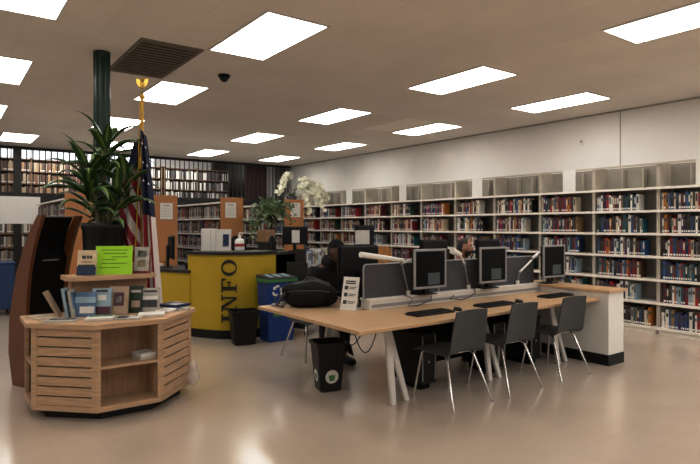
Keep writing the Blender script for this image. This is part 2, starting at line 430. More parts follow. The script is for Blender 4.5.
baylab = ['bay at right edge','second bay from right edge','third bay from right edge']
rowlab = ['bottom book row','fifth book row down','fourth book row down','third book row down','second book row down','top book row']
todo=[]
RB = random.Random(21)
for k,y0 in enumerate(BAYS):
    y1=y0+.95
    for r in range(6):
        y=y1-.05-RB.uniform(0,.03); end=y0+.03+RB.choice([.10,.14,.18,.22,.26,.30]); idx=0
        if r==0: end=y0+.05
        pal=[RB.choice(PAL) for _ in range(9)] + PAL
        while True:
            me,t,h,d=RB.choice(VAR)
            if y-t<end: break
            nm,colr=RB.choice(pal); yc=y-t/2; y-=t+.0012
            vis = scr(8.03,yc,SH[r])[0]<703
            hid = scr(8.03,yc,SH[r]+.1)[0]<627 and SH[r]<.9 and scr(8.03,yc,SH[r]+.2)[1]>292
            idx+=1
            f=RB.uniform(.9,1.12); colr=tuple(min(.8,c*f) for c in colr)
            todo.append((k,r,idx,nm,colr,me,t,h,d,yc,vis,hid))
for (k,r,idx,nm,colr,me,t,h,d,yc,vis,hid) in todo:
    if k<3 and vis and not hid and count<300 and (k<2 or (r>=2 and idx>3)):
        o=bpy.data.objects.new('book',me); COL.objects.link(o); o.location=(8.03,yc,SH[r]); o.color=(*colr,1)
        tag(o, f'{nm} book, {ORD[idx-1]} from left, {rowlab[r]}, {baylab[k]}', 'book', 'books on the bookshelf wall nearest the right edge'); count+=1
    elif vis: mass.book((8.03,yc,SH[r]),(0,1,0),(1,0,0),t,h,d,colr)
print('individual books', count)

# wall bookcases, one bay each
bay=None
for k,y0 in enumerate(BAYS):
    lab = f'beige steel bookcase bay against the white wall, {ORD[k]} from the right edge'
    if bay is None:
        bay=thing('wall_bookcase',lab,'bookcase',(XS,y0,0),0,'steel bookcase bays along the wall')
        MB().bb(.385,.40,0,.95,0,2.38).build('back_panel','steel_back',bay)
        for yy in (.0,.925): MB().bb(.05,.385,yy,yy+.025,0,2.38).build('upright','steel',bay,.003)
        MB().bb(.02,.385,.025,.925,0,.085).build('kick_base','steel_edge',bay)
        for z in SH: MB().bb(.0,.38,.025,.925,z-.022,z-.001).bb(-.006,.0,.0,.95,z-.036,z-.001).build('shelf','steel_edge',bay)
        MB().bb(.03,.06,0,.95,2.355,2.38).build('top_rail','steel',bay)
        MB().bb(.28,.38,.31,.335,2.05,2.34).build('divider','steel',bay); MB().bb(.28,.38,.62,.635,2.05,2.34).build('divider','steel',bay)
    else: dup(bay,(XS,y0,0),0,lab,'steel bookcase bays along the wall')
for y,wd,lab in ((11.0,.24,'blank white card on the top shelf, farthest along the wall'),(9.05,.22,'blank white card on the top shelf, second farthest along the wall'),
             (6.98,.24,'blank white card on the top shelf, midway along the wall'),(5.10,.22,'blank white card on the top shelf above middle monitors, nearer the right'),(3.17,.18,'blank white card on the top shelf at the right edge')):
    tag(MB().box((8.03,y,2.215),(.012,wd,.34),0).build('shelf_card','paper'), lab, 'card', 'white cards on the top shelf')

# wooden-ended book ranges
rng=None
RX=[1.90,3.31,4.63,6.04]; RY0,RY1=10.25,13.7
rlab=['free-standing bookcase with orange wood end panel, mostly hidden behind tall plant','free-standing bookcase with orange wood end panel just right of the flag',
      'free-standing bookcase with orange wood end panel behind the info desk','free-standing bookcase with orange wood end panel under the white orchids']
for i,x in enumerate(RX):
    if rng is None:
        rng=thing('range_bookcase',rlab[i],'bookcase',(x,RY0,0),0,'free-standing bookcases with wooden ends')
        MB().bb(-.235,.235,0,.03,0,2.06).build('end_panel','end_wood',rng,.004)
        MB().bb(-.012,.012,.03,RY1-RY0,.05,2.0).build('back_panel','steel_back',rng)
        for z in (.10,.42,.73,1.04,1.35,1.66,1.97): MB().bb(-.23,.23,.03,RY1-RY0,z-.03,z).build('shelf','steel_edge',rng)
        for yy in (.93,1.83,2.73,3.42): MB().bb(-.03,.03,yy,yy+.03,0,2.0).build('upright','steel',rng)
        MB().bb(-.22,.22,.03,RY1-RY0,0,.07).build('kick_base','steel',rng)
    else: dup(rng,(x,RY0,0),0,rlab[i],'free-standing bookcases with wooden ends')
    rb=RB
    for z in (.10,.42,.73,1.04,1.35,1.66):
        y=RY0+.06
        while y<RY1-.08:
            _,t,h,d=rb.choice(VAR); h=min(h,.25)
            if (y-RY0)%.9<.16 and rb.random()<.5: y+=.03; continue
            mass.book((x-.205,y+t/2,z),(0,1,0),(1,0,0),t,h,d,rb.choice(PAL)[1]); y+=t+.002
for x,z0,lab in ((3.34,1.62,'white paper notice on the wood end panel beside the flag'),(4.60,1.66,'white paper notice on the wood end panel behind the info desk'),(6.07,1.69,'white paper notice on the wood end panel under the orchids')):
    n=thing('paper_notice',lab,'notice',(x,RY0-.002,z0),0,'paper notices on the wood end panels')
    MB().bb(-.115,.115,-.004,0,0,.30).build('sheet','paper',n)
    q=MB(); q.bb(-.06,.05,-.0055,-.004,.24,.27)
    for j in range(5): q.bb(-.09,.09-.03*(j%2),-.0055,-.004,.05+.035*j,.057+.035*j)
    q.build('printed_lines','cover_grey',n)
# upper level books
for (xa,xb,pale) in ((.75,2.85,False),(3.0,4.95,True),(5.1,6.95,True)):
    for r in range(3):
        x=xa
        while x<xb:
            t=RB.choice([.03,.04,.05,.06]); h=RB.uniform(.2,.245)
            cl=RB.choice([(.5,.48,.44),(.42,.4,.36),(.03,.03,.03),(.2,.19,.18),(.05,.04,.04)]) if pale else RB.choice([(.16,.09,.05),(.3,.2,.12),(.07,.04,.03),(.36,.3,.22),(.12,.05,.04)])
            mass.book((x+t/2,YB+1.21,2.24+.30*r),(1,0,0),(0,1,0),t,h,.2,cl,False,not pale); x+=t+.003
# lower level books at far left behind the post
for r in range(4):
    x=.9
    while x<2.6:
        t=RB.choice([.03,.04,.05]); mass.book((x,YB+1.0,.35+.33*r),(1,0,0),(0,1,0),t,RB.uniform(.2,.26),.2,RB.choice([(.3,.22,.15),(.16,.1,.06),(.5,.48,.44),(.05,.04,.04),(.2,.19,.18)]),False); x+=t+.003
lb=thing('low_level_bookcase','bookcase under the upper level seen at the left edge','bookcase',(.85,YB+.98,0))
for r in range(5): MB().bb(0,1.8,0,.3,.31+.33*r,.345+.33*r).build('shelf','brown_shelf',lb)
for xx in (0,.9,1.77): MB().bb(xx,xx+.03,0,.3,0,1.7).build('upright','brown_shelf',lb)
MB().bb(0,1.8,.3,.32,0,1.7).build('back_panel','brown_shelf',lb)
mass.build('books','many mixed hardback books filling the remaining shelves','books')

# ------------------------------------------------------------------ computer table
TZ=.72
tb=thing('computer_table','long light maple computer table with splayed white legs','table',(2.5,3.3,0))
MB().bb(0,3.265,0,1.64,TZ-.032,TZ).build('tabletop','table_wood',tb,.006)
MB().bb(.45,3.2,.42,.48,TZ-.10,TZ-.033).build('support_beam','white_metal',tb,.003)
MB().bb(.45,3.2,1.16,1.22,TZ-.10,TZ-.033).build('support_beam','white_metal',tb,.003)
MB().bb(1.05,3.26,.84,.86,.10,TZ-.034).build('modesty_panel','black_matte',tb)
def flatleg(p0,p1,w0,w1,t=.032):
    m=MB(); p0=Vector(p0); p1=Vector(p1)
    vs=[]
    for p,w in ((p0,w0),(p1,w1)):
        for a,b in ((-1,-1),(1,-1),(1,1),(-1,1)): vs.append(p+Vector((a*w/2,b*t/2,0)))
    m.add(vs,[(3,2,1,0),(4,5,6,7),(0,1,5,4),(1,2,6,5),(2,3,7,6),(3,0,4,7)]); return m
for lx in (.57,1.80,2.93):
    for ys in (1,-1):
        ym=.82
        yf=ym-ys*.54; yt=ym-ys*.42
        flatleg((lx+.0,yf,0),(lx+.03,yt,TZ-.035),.048,.075).build('leg','white_metal',tb,.004)
        flatleg((lx+.17,yf+.02*ys,0),(lx+.06,yt+.03*ys,TZ-.10),.045,.065).build('leg','white_metal',tb,.004)
    MB().bb(lx-.02,lx+.09,.40,1.24,TZ-.085,TZ-.034).build('crossbar','white_metal',tb,.004)
# cable tray and cables under the table
ctr=MB()
for k in range(6): ctr.tube([(.50,.62+.05*k,.60),(1.6,.62+.05*k,.60)],.003,6)
for k in range(12): ctr.tube([(.50+.1*k,.60,.68),(.50+.1*k,.62,.60),(.50+.1*k,.87,.60),(.50+.1*k,.89,.68)],.003,6)
ctr.build('cable_tray','black',tb)
def sag(p0,p1,dip,n=12):
    p0=Vector(p0); p1=Vector(p1); return [p0.lerp(p1,k/n)-Vector((0,0,dip*4*(k/n)*(1-k/n))) for k in range(n+1)]
for args in (((2.80,4.05,.66),(3.08,3.98,.62),.20),((2.85,4.1,.66),(3.2,4.1,.6),.12),((2.7,4.0,.67),(3.0,4.0,.62),.05),((2.95,4.0,.64),(3.18,3.9,.66),.28)):
    o=MB().tube(sag(*args),.005,6).build('hanging_cable','black'); tag(o,'black cables sagging under the left end of the table','cable','cables under the table')

# centre rail with cable slots
ra=thing('power_rail','long white power rail down the middle of the table','rail',(3.2,4.06,TZ))
MB().bb(0,2.56,0,.14,0,.085).build('body','white_metal',ra,.004)
MB().bb(-.008,2.56,-.008,.148,.085,.105).build('top_cap','white_plastic',ra,.004)
MB().bb(.02,2.55,-.003,0,.02,.05).build('slot','silver',ra)
# fabric privacy screens on the rail
def screen(x0,x1,label):
    t=thing('privacy_screen',label,'desk screen',(x0,4.13,TZ+.105),0,'grey desk screens on the rail'); w=x1-x0
    poly=[]
    for cx,cz,a0 in ((w-.03,.28,0),(.03,.28,90)):
        for k in range(5): a=math.radians(a0+k*22.5); poly.append((cx+.03*math.cos(a),cz+.03*math.sin(a)))
    poly=[(0,0),(w,0)]+poly
    MB().slab(poly,(0,-.012,0),(1,0,0),(0,0,1),(0,.024,0)).build('fabric_panel','fabric',t)
    out=[]; inn=[]
    m=MB(); pts=[(0,0,0)]+[(p[0],0,p[1]) for p in reversed(poly[2:])]+[(w,0,0)]
    m.tube([Vector(q) for q in pts],.011,8); m.build('edge_trim','silver',t)
screen(3.18,4.14,'dark grey desk screen at left end of the rail, beside the leaflet')
screen(4.16,4.80,'dark grey desk screen between left and middle monitors')
screen(4.84,5.74,'dark grey desk screen between middle and right monitors')

# end panel
ep=thing('end_partition','white end partition with maple cap and black base','partition',(5.77,3.2,0))
MB().bb(0,.31,0,1.86,.115,.785).build('panel','white_plastic',ep,.004)
MB().bb(-.004,.314,-.004,1.864,0,.115).build('base','black',ep,.003)
MB().bb(-.03,.34,-.03,1.89,.785,.815).build('cap','table_wood',ep,.005)

# monitors
def make_monitor(label,loc,rz,w=.40,h=.385,z0=.89,base=.825,frame='silver',name='monitor',arm=True,dialog=True,nk=.20):
    t=thing(name,label,'monitor',loc,rz,'computer monitors on the table')
    zb=z0-loc[2]; bz=base-loc[2]
    m=MB(); b=.022
    m.bb(-w/2,w/2,-.02,.0,zb,zb+b); m.bb(-w/2,w/2,-.02,.0,zb+h-b,zb+h); m.bb(-w/2,-w/2+b,-.02,0,zb+b,zb+h-b); m.bb(w/2-b,w/2,-.02,0,zb+b,zb+h-b)
    m.build('bezel',frame,t,.003)
    MB().bb(-w/2+b,w/2-b,-.012,-.004,zb+b,zb+h-b).build('screen_glass','screen',t)
    if dialog: MB().bb(-.03,.13,-.0135,-.012,zb+.035,zb+.15).build('screen_window','dialog',t)
    MB().bb(-w/2+.01,w/2-.01,0,.035,zb+.01,zb+h-.01).build('back_shell','black',t,.01)
    if arm:
        MB().bb(-.03,.03,.035,.075,bz+.012,max(zb+nk,bz+.05)).build('neck','black',t,.004)
        MB().bb(-.11,.11,-.0,.16,bz,bz+.012).build('stand_base','black',t,.004)
    return t
make_monitor('silver framed monitor on the rail, leftmost facing the chairs',(3.87,3.97,.825),0,w=.435)
make_monitor('silver framed monitor on the rail, middle of the three',(4.81,3.97,.825),0,w=.435)
make_monitor('silver framed monitor at right end against the maple cap',(5.89,3.95,.815),0,w=.435,base=.815)
make_monitor('black monitor back behind the left desk screen, far side',(4.42,4.47,TZ),PI,h=.40,z0=.95,base=TZ,frame='black',dialog=False)
make_monitor('black monitor back seen beside the far seated man',(5.33,4.47,TZ),PI,h=.40,z0=.94,base=TZ,frame='black',dialog=False)
make_monitor('black monitor back at left end of table beside person in cap',(3.36,4.45,TZ),PI,w=.48,h=.45,z0=.86,base=TZ,frame='black',dialog=False)

tm=make_monitor('black monitor with taped white sheet on a tall stand behind the backpack',(3.69,4.78,TZ),PI,w=.24,h=.24,z0=1.27,base=TZ,frame='black',dialog=False,nk=.02)
MB().bb(-.04,.15,.036,.039,.585,.735).build('taped_sheet','paper',tm); tm['group']='monitors with taped sheets'
# keyboards
kb=None
for (x,y,lab) in ((3.52,3.60,'slim black keyboard in front of the left monitor'),(4.40,3.60,'slim black keyboard in front of the middle monitor'),(5.50,3.66,'slim black keyboard near the white end partition')):
    if kb is None:
        kb=thing('keyboard',lab,'keyboard',(x,y,TZ),0,'black keyboards on the table')
        MB().bb(-.23,.23,-.08,.08,.0,.018).build('case','black',kb,.004)
        q=MB()
        for r in range(5):
            for k in range(14): q.bb(-.215+.0305*k,-.19+.0305*k,-.068+.028*r,-.045+.028*r,.018,.025)
        q.build('keys','black_matte',kb)
    else: dup(kb,(x,y,TZ),0,lab,'black keyboards on the table')
for (x,y,lab) in ((3.85,3.58,'black computer mouse right of the left keyboard'),(4.75,3.58,'black computer mouse right of the middle keyboard')):
    m=thing('computer_mouse',lab,'mouse',(x,y,TZ),0)
    MB().ell((0,0,.012),(.03,.05,.022)).build('shell','black',m)
    MB().cyl((-.003,.03,.031),(.003,.03,.031),.007,n=8).build('scroll_wheel','silver',m)

# task lamps
def lamp(label,base,j1,j2,head0,head1,hr=.022):
    t=thing('task_lamp',label,'lamp',base,0,'white jointed task lamps'); B=Vector(base); L=lambda p: Vector(p)-B
    MB().cyl((0,0,0),(0,0,.045),.022,n=14).build('base','white_plastic',t)
    MB().tube([Vector((0,0,.04)),L(j1)],.007,8).build('lower_arm','silver',t)
    MB().ell(L(j1),(.018,.018,.018)).build('joint','silver',t)
    MB().tube([L(j1),L(j2)],.012,10).build('upper_arm','white_plastic',t)
    MB().tube([L(head0),L(head0).lerp(L(head1),.4),L(head1)],hr,12,rs=[hr*.7,hr,hr*1.1]).build('lamp_head','white_plastic',t)
lamp('white jointed task lamp left of the left monitor, head over screen',(3.69,4.08,.825),(3.58,4.05,1.14),(3.79,4.04,1.20),(3.60,4.05,1.17),(3.08,4.05,1.24),.024)
lamp('white jointed task lamp between left and middle monitors',(4.56,4.085,.825),(4.46,4.05,1.10),(4.40,4.05,1.19),(4.40,4.05,1.20),(4.26,4.04,1.245),.03)
lamp('white jointed task lamp right of the middle monitor',(5.39,4.085,.825),(5.385,4.05,.97),(5.58,4.03,1.10),(5.60,4.03,1.125),(5.88,4.06,1.205),.022)
o=MB().tube([(3.62,4.055,.835),(3.68,4.0,.80),(3.60,3.98,.74),(3.75,4.0,.73),(3.95,4.03,.76),(3.98,4.055,.80)],.004,6).build('power_cable','black'); tag(o,'thin black cable looping over the left of the rail','cable')
o=MB().tube([(4.30,4.05,.78),(4.20,4.02,.76),(4.35,4.0,.735),(4.5,4.02,.75),(4.62,4.04,.79),(4.58,4.05,.90),(4.50,4.055,1.0)],.005,6).build('power_cable','black'); tag(o,'black cable looping over the middle of the rail','cable')

# chairs
def make_chair(label,loc,rz,group):
    t=thing('shell_chair',label,'chair',loc,rz,group)
    prof=[(.22,.430),(.16,.448),(.02,.444),(-.12,.438),(-.175,.440),(-.204,.465),(-.216,.54),(-.236,.67),(-.258,.80)]
    def ribbon(pr,wid,th):
        m=MB(); n=9; vs=[]
        for i,(y,z) in enumerate(pr):
            a=pr[max(i-1,0)]; b=pr[min(i+1,len(pr)-1)]
            ty,tz=b[0]-a[0],b[1]-a[1]; l=math.hypot(ty,tz); ny,nz=-tz/l,ty/l
            for k in range(n):
                f=-1+2*k/(n-1); cur=.022*f*f
                for sgn in (0,1):
                    vs.append((f*wid(i),y-ny*(cur*(-1))*1.0-ny*th*sgn*1.0, z-nz*(-cur)-nz*th*sgn))
        q=lambda i,k,sg: (i*n+k)*2+sg
        L=len(pr); fs=[]
        for i in range(L-1):
            for k in range(n-1):
                fs.append((q(i,k,0),q(i,k+1,0),q(i+1,k+1,0),q(i+1,k,0))); fs.append((q(i,k,1),q(i+1,k,1),q(i+1,k+1,1),q(i,k+1,1)))
            fs.append((q(i,0,0),q(i+1,0,0),q(i+1,0,1),q(i,0,1))); fs.append((q(i,n-1,0),q(i,n-1,1),q(i+1,n-1,1),q(i+1,n-1,0)))
        for k in range(n-1):
            fs.append((q(0,k,0),q(0,k,1),q(0,k+1,1),q(0,k+1,0))); fs.append((q(L-1,k,0),q(L-1,k+1,0),q(L-1,k+1,1),q(L-1,k,1)))
        m.add(vs,fs,0,False); return m
    ribbon(prof[:5],lambda i:.20+.012*(i<3),.012).build('seat','chair_grey',t)
    ribbon(prof[4:],lambda i:[.21,.212,.208,.20,.185][i],.012).build('backrest','chair_grey',t)
    for sx in (-1,1):
        MB().tube([(sx*.15,-.08,.425),(sx*.165,-.14,.40),(sx*.235,-.285,.012)],.0105,10).cyl((sx*.235,-.286,.012),(sx*.237,-.29,0),.013,n=10).build('leg','chrome',t)
        MB().tube([(sx*.15,.10,.428),(sx*.17,.15,.40),(sx*.215,.21,.012)],.0105,10).cyl((sx*.215,.21,.012),(sx*.216,.212,0),.013,n=10).build('leg','chrome',t)
    MB().bb(-.16,.16,-.09,-.065,.405,.42).bb(-.16,.16,.09,.115,.405,.42).bb(-.012,.012,-.08,.1,.405,.42).build('seat_frame','chrome',t)
    return t
GC='charcoal chairs tucked at the computer table'
ch=make_chair('charcoal shell chair with chrome legs, nearest and leftmost at the table',(3.57,3.43,0),0,GC)
dup(ch,(4.275,3.43,0),0,'charcoal shell chair with chrome legs, middle of three at the table',GC)
dup(ch,(5.08,3.43,0),-.04,'charcoal shell chair with chrome legs, beside the white end partition',GC)
dup(ch,(3.43,5.42,0),PI,'charcoal shell chair holding the person in black cap','chairs on the far side of the table')
dup(ch,(5.37,5.24,0),PI,'charcoal shell chair holding the far seated man','chairs on the far side of the table')

# computer towers under the table
tw=None
for x,lab in ((3.50,'black computer tower under the table behind the left chair'),(4.49,'black computer tower under the table behind the middle chair'),(5.10,'black computer tower under the table near the end partition')):
    if tw is None:
        tw=thing('computer_tower',lab,'computer',(x,3.70,.0),0,'black computer towers under the table')
        MB().bb(0,.20,0,.42,.06,.52).build('case','black',tw,.006)
        MB().bb(.04,.16,.05,.36,.0,.06).build('stand','black_matte',tw,.004)
        for sx in (.015,.175): MB().bb(sx,sx+.010,-.006,0,.09,.50).build('front_strip','silver',tw,.002)
        MB().cyl((.10,-.005,.26),(.10,0,.26),.011,n=12).build('power_button','silver',tw)
        MB().bb(.05,.15,-.003,0,.40,.44).build('drive_slot','black_matte',tw)
    else: dup(tw,(x,3.70,0),0,lab,'black computer towers under the table')

# leaflet holder
lf=thing('leaflet_holder','white instruction leaflet in a leaning holder on the table','leaflet',(3.05,4.20,TZ),math.radians(-66))
tl=Matrix.Rotation(math.radians(-14),4,'X')
def tb2(m,x0,x1,z0,z1,off,mi=0): return m.box(tl@Vector(((x0+x1)/2,off,(z0+z1)/2)),(x1-x0,.004,z1-z0),mi,mtx=tl)
tb2(MB(),-.085,.085,.004,.31,0).build('sheet','paper',lf)
MB().box((0,.05,.004),(.17,.12,.006)).build('foot','white_plastic',lf)
for z in (.265,.245): tb2(MB(),-.055,.05,z,z+.010,-.003).build('printed_title','ink',lf)
for k,z in enumerate((.19,.125,.055)):
    tb2(MB(),-.06,-.025,z,z+.035,-.003).build('printed_icon','ink',lf)
    tb2(MB(),-.01,.065,z+.022,z+.027,-.003).build('printed_line','ink',lf); tb2(MB(),-.01,.05,z+.008,z+.013,-.003).build('printed_line','ink',lf)

# backpack lying on the table
bg=thing('backpack','black backpack lying on the left end of the table','bag',(2.92,4.66,TZ),math.radians(-36))
m=MB(); m.ell((0,0,.115),(.265,.17,.125),0,28,16,power=.72)
for i,v in enumerate(m.v):
    x,y,z=v; n=.012*math.sin(19*x+3)*math.sin(23*z)+.008*math.sin(31*y+x*17); k=1+n/.2
    m.v[i]=(x*k,y*k,max(.002,.115+(z-.115)*k*(1-.35*max(0,-x-.05)) ))
m.build('body','nylon',bg)
MB().ell((-.02,-.15,.09),(.17,.05,.075),0,18,12,power=.7).build('front_pocket','nylon',bg)
MB().tube([(-.2,-.155,.15),(-.1,-.175,.165),(.1,-.18,.165),(.2,-.15,.15)],.006,6).build('zipper','strap',bg)
MB().tube([(-.05,0,.235),(-.03,0,.27),(.04,0,.275),(.07,0,.235)],.010,8).build('grab_handle','strap',bg)
for yy in (-.08,.08):
    q=MB(); pts=[(.2,yy,.20),(.05,yy*1.1,.25),(-.15,yy*1.1,.21),(-.26,yy*1.2,.10),(-.31,yy*1.4,.015),(-.24,yy*2.0,.013)]
    q.tube(pts,.013,8); q.build('shoulder_strap','strap',bg)
sn=thing('earphones','black and silver headphones lying at the left table corner','headphones',(2.70,4.80,TZ),.4)
q=MB(); q.tube([(.07*math.cos(a),.05,.07*math.sin(a)+.03) for a in [PI*k/10 for k in range(11)]],.006,8); q.build('headband','strap',sn)
for sx in (-.07,.07):
    MB().lathe([(.0,.0),(.03,.004),(.032,.02),(.022,.03),(0,.031)],(sx,.05,0),16).build('ear_cup','silver',sn)

# trash bin with round sticker under the table
def taper_bin(x0,y0,x1,y1,h,t=.008):
    m=MB(); o=[]; 
    def ring(sx,sy,z,rad):
        pts=[]
        for cx,cy,a0 in ((sx-rad,sy-rad,0),(-sx+rad,sy-rad,90),(-sx+rad,-sy+rad,180),(sx-rad,-sy+rad,270)):
            for k in range(4): a=math.radians(a0+k*30); pts.append((cx+rad*math.cos(a),cy+rad*math.sin(a),z))
        return pts
    rings=[ring(x0/2-.01,y0/2-.01,0,.02),ring(x0/2,y0/2,.01,.025),ring(x1/2,y1/2,h-.03,.03),ring(x1/2+.012,y1/2+.012,h-.028,.035),ring(x1/2+.012,y1/2+.012,h,.035),
           ring(x1/2-t,y1/2-t,h,.028),ring(x0/2-t,y0/2-t,.02,.02)]
    n=16; vs=[p for r in rings for p in r]
    m.add(vs,[(i*n+k,i*n+(k+1)%n,(i+1)*n+(k+1)%n,(i+1)*n+k) for i in range(len(rings)-1) for k in range(n)],0,False)
    m.add(rings[0],[list(range(n-1,-1,-1))]); m.add(rings[-1],[list(range(n))]); return m
tr=thing('compost_bin','black waste bin with round green leaf sticker under the table','bin',(2.88,4.28,0),-.26)
taper_bin(.20,.20,.27,.27,.445).build('body','black',tr)
def sticker(parent,axis,cz,rad,slope,name='sticker'):
    # axis 'y': on the face towards -Y ; 'x': on the face towards -X
    s0=.10; s1=.135
    def P(a,z,off):
        k=s0+(s1-s0)*z/.43+off+.002
        return (a,-k,z) if axis=='y' else (-k,a,z)
    m=MB(); n=28; m.add([P(rad*math.cos(2*PI*k/n),cz+rad*math.sin(2*PI*k/n),0) for k in range(n)],[list(range(n)) if axis=='y' else list(range(n-1,-1,-1))],0)
    g=[(-.03,.02),(-.02,-.03),(.02,-.03),(.03,.02),(.012,.012),(.0,.026),(-.012,.012)]
    g=[(a*rad/.055,b*rad/.055-.004) for a,b in g]
    m.add([P(a,cz+b,.001) for a,b in g],[list(range(len(g)))],1)
    m.build(name,['paper','green_dark'],parent)
sticker(tr,'y',.14,.062,0); sticker(tr,'x',.14,.055,0)
MB().slab([(0,0),(.06,-.02),(.10,-.14),(.03,-.10)],(.13,-.12,.44),(.9,.4,0),(0,0,1),(.004,-.008,0)).build('liner_flap','black_matte',tr)

# ------------------------------------------------------------------ info desk
dk=thing('info_desk','curved yellow information desk with black counter and INFO lettering','desk',(0,0,0))
ctrl=[(2.72,7.45),(2.83,7.22),(2.95,7.03),(3.12,6.89),(3.32,6.83),(3.54,6.84),(3.78,6.92)]
def cr_spline(P,n=8):
    out=[]
    for i in range(len(P)-1):
        p0=Vector(P[max(i-1,0)]);p1=Vector(P[i]);p2=Vector(P[i+1]);p3=Vector(P[min(i+2,len(P)-1)])
        for k in range(n):
            t=k/n; out.append(.5*((2*p1)+(p2-p0)*t+(2*p0-5*p1+4*p2-p3)*t*t+(3*p1-p0-3*p2+p3)*t**3))
    out.append(Vector(P[-1])); return out
arc=cr_spline(ctrl)
inn=Vector((.55,.83))
def band(f0,f1,z0,z1,m):
    n=len(arc); a=[]; b=[]
    for i,p in enumerate(arc):
        t=(arc[min(i+1,n-1)]-arc[max(i-1,0)]).normalized(); nr=Vector((-t.y,t.x))
        if nr.dot(inn)<0: nr=-nr
        a.append(p+nr*f0); b.append(p+nr*f1)
    m.prism([tuple(q) for q in a]+[tuple(q) for q in reversed(b)],z0,z1)
    return m
DH=1.155
band(0,.30,.12,DH-.04,MB()).build('front_panel','yellow',dk)
band(.015,.30,0,.12,MB()).build('kick_base','black',dk)
band(-.025,.46,DH-.04,DH,MB()).build('countertop','counter',dk,.004)
# lower wing
n_=Vector((.915,.403)); A=Vector((2.22,8.50)); B=Vector((2.725,7.40))
def wing(e,i0,i1,z0,z1):
    return MB().prism([tuple(A-n_*e+n_*i0),tuple(A+n_*i1),tuple(B+n_*i1),tuple(B-n_*e+n_*i0)],z0,z1)
wing(0,0,.04,.12,.86).build('wing_panel','yellow',dk); wing(0,.01,.05,0,.12).build('wing_kick','black',dk); wing(.02,0,.60,.86,.90).build('wing_countertop','counter',dk,.004)
# INFO lettering, reading upward: t runs up, s runs towards image-left for cap top
def glyph(ch):
    # polygons in em units: x along baseline, y up (cap height 1)
    if ch=='I': return [[(0,0),(.46,0),(.46,.09),(0,.09)],[(0,.91),(.46,.91),(.46,1),(0,1)],[(.12,.09),(.34,.09),(.34,.91),(.12,.91)]],.46
    if ch=='N': return [[(0,0),(.34,0),(.34,.08),(0,.08)],[(0,.92),(.30,.92),(.30,1),(0,1)],[(.62,.92),(.96,.92),(.96,1),(.62,1)],[(.12,.08),(.22,.08),(.22,.92),(.12,.92)],
                        [(.74,0),(.84,0),(.84,.92),(.74,.92)],[(.12,1),(.34,1),(.84,.0),(.70,.0)]],.96
    if ch=='F': return [[(0,0),(.46,0),(.46,.08),(0,.08)],[(.12,.08),(.34,.08),(.34,.92),(.12,.92)],[(0,.91),(.78,.91),(.78,1),(0,1)],[(.70,.70),(.78,.70),(.78,.91),(.66,.91)],
                        [(.34,.46),(.58,.46),(.58,.55),(.34,.55)],[(.54,.36),(.61,.36),(.61,.65),(.54,.65)]],.80
    if ch=='O':
        n=28; ps=[]
        for k in range(n):
            a,b=2*PI*k/n,2*PI*(k+1)/n
            ps.append([(.46+.46*math.cos(a),.5+.51*math.sin(a)),(.46+.46*math.cos(b),.5+.51*math.sin(b)),(.46+.27*math.cos(b),.5+.43*math.sin(b)),(.46+.27*math.cos(a),.5+.43*math.sin(a))])
        return ps,.92
cum=[0]
for a,b in zip(arc,arc[1:]): cum.append(cum[-1]+(b-a).length)
def arcpt(sv,off):
    for i in range(len(arc)-1):
        if cum[i+1]>=sv or i==len(arc)-2:
            f=(sv-cum[i])/(cum[i+1]-cum[i]); p=arc[i].lerp(arc[i+1],f); t=(arc[i+1]-arc[i]).normalized(); nr=Vector((-t.y,t.x))
            if nr.dot(inn)<0: nr=-nr
            return p-nr*off
cap=.20; s_mid=.655; pos=.225
for chx in 'INFO':
    polys,wd=glyph(chx); sc_=.236 if chx!='I' else .236
    m=MB()
    for pl0 in polys:
        pl=[]
        for (p_,q_) in zip(pl0,pl0[1:]+pl0[:1]):
            ns=max(1,int(math.hypot(q_[0]-p_[0],q_[1]-p_[1])/.08))
            for e_ in range(ns): pl.append((p_[0]+(q_[0]-p_[0])*e_/ns,p_[1]+(q_[1]-p_[1])*e_/ns))
        vs=[]
        for (a,b) in pl:
            q=arcpt(s_mid+cap/2-b*cap,.012); vs.append((q.x,q.y,pos+a*sc_))
        k=len(vs); vs2=[]
        for (a,b) in pl:
            q=arcpt(s_mid+cap/2-b*cap,-.02); vs2.append((q.x,q.y,pos+a*sc_))
        m.add(vs+vs2,[list(range(k)),list(range(2*k-1,k-1,-1))]+[(j,k+j,k+(j+1)%k,(j+1)%k) for j in range(k)])
    o=m.build('letter_'+chx.lower(),'letter',dk); o['label']=f'black serif letter {chx}'
    pos+=wd*sc_+.030

# items on the desk
def on(loc): return (*loc,DH)
fw=math.atan2(-.5906,.807)      # rotation making local -Y face the camera side
bk=thing('document_stand','white upright document box on the info desk counter, left of the photo sheet','document stand',on((2.99,7.40)),fw)
MB().bb(-.10,.10,-.01,.07,0,.31).build('case','paper',bk,.004)
MB().bb(-.085,-.08,-.012,-.01,.02,.29).bb(.03,.034,-.012,-.01,.02,.29).build('fold_line','cover_grey',bk)
pf=thing('photo_sheet','white upright sheet with a dark blue picture on the info desk','display sheet',on((3.17,7.30)),fw)
MB().box((-.0,0,.152),(.21,.012,.30),0,mtx=Matrix.Rotation(-.08,4,'X')).build('sheet','paper',pf)
MB().box((.035,-.014,.15),(.08,.004,.16),0,mtx=Matrix.Rotation(-.08,4,'X')).build('picture','cover_navy',pf)
MB().box((0,.05,.006),(.18,.14,.012)).build('foot','paper',pf)
sb=thing('sanitizer_bottle','white pump bottle with red label on the info desk','bottle',on((3.37,7.21)),0)
MB().lathe([(.0,0),(.065,.0),(.068,.02),(.068,.13),(.055,.16),(.022,.175),(.022,.19),(0,.19)],(0,0,0),20).build('body','white_plastic',sb)
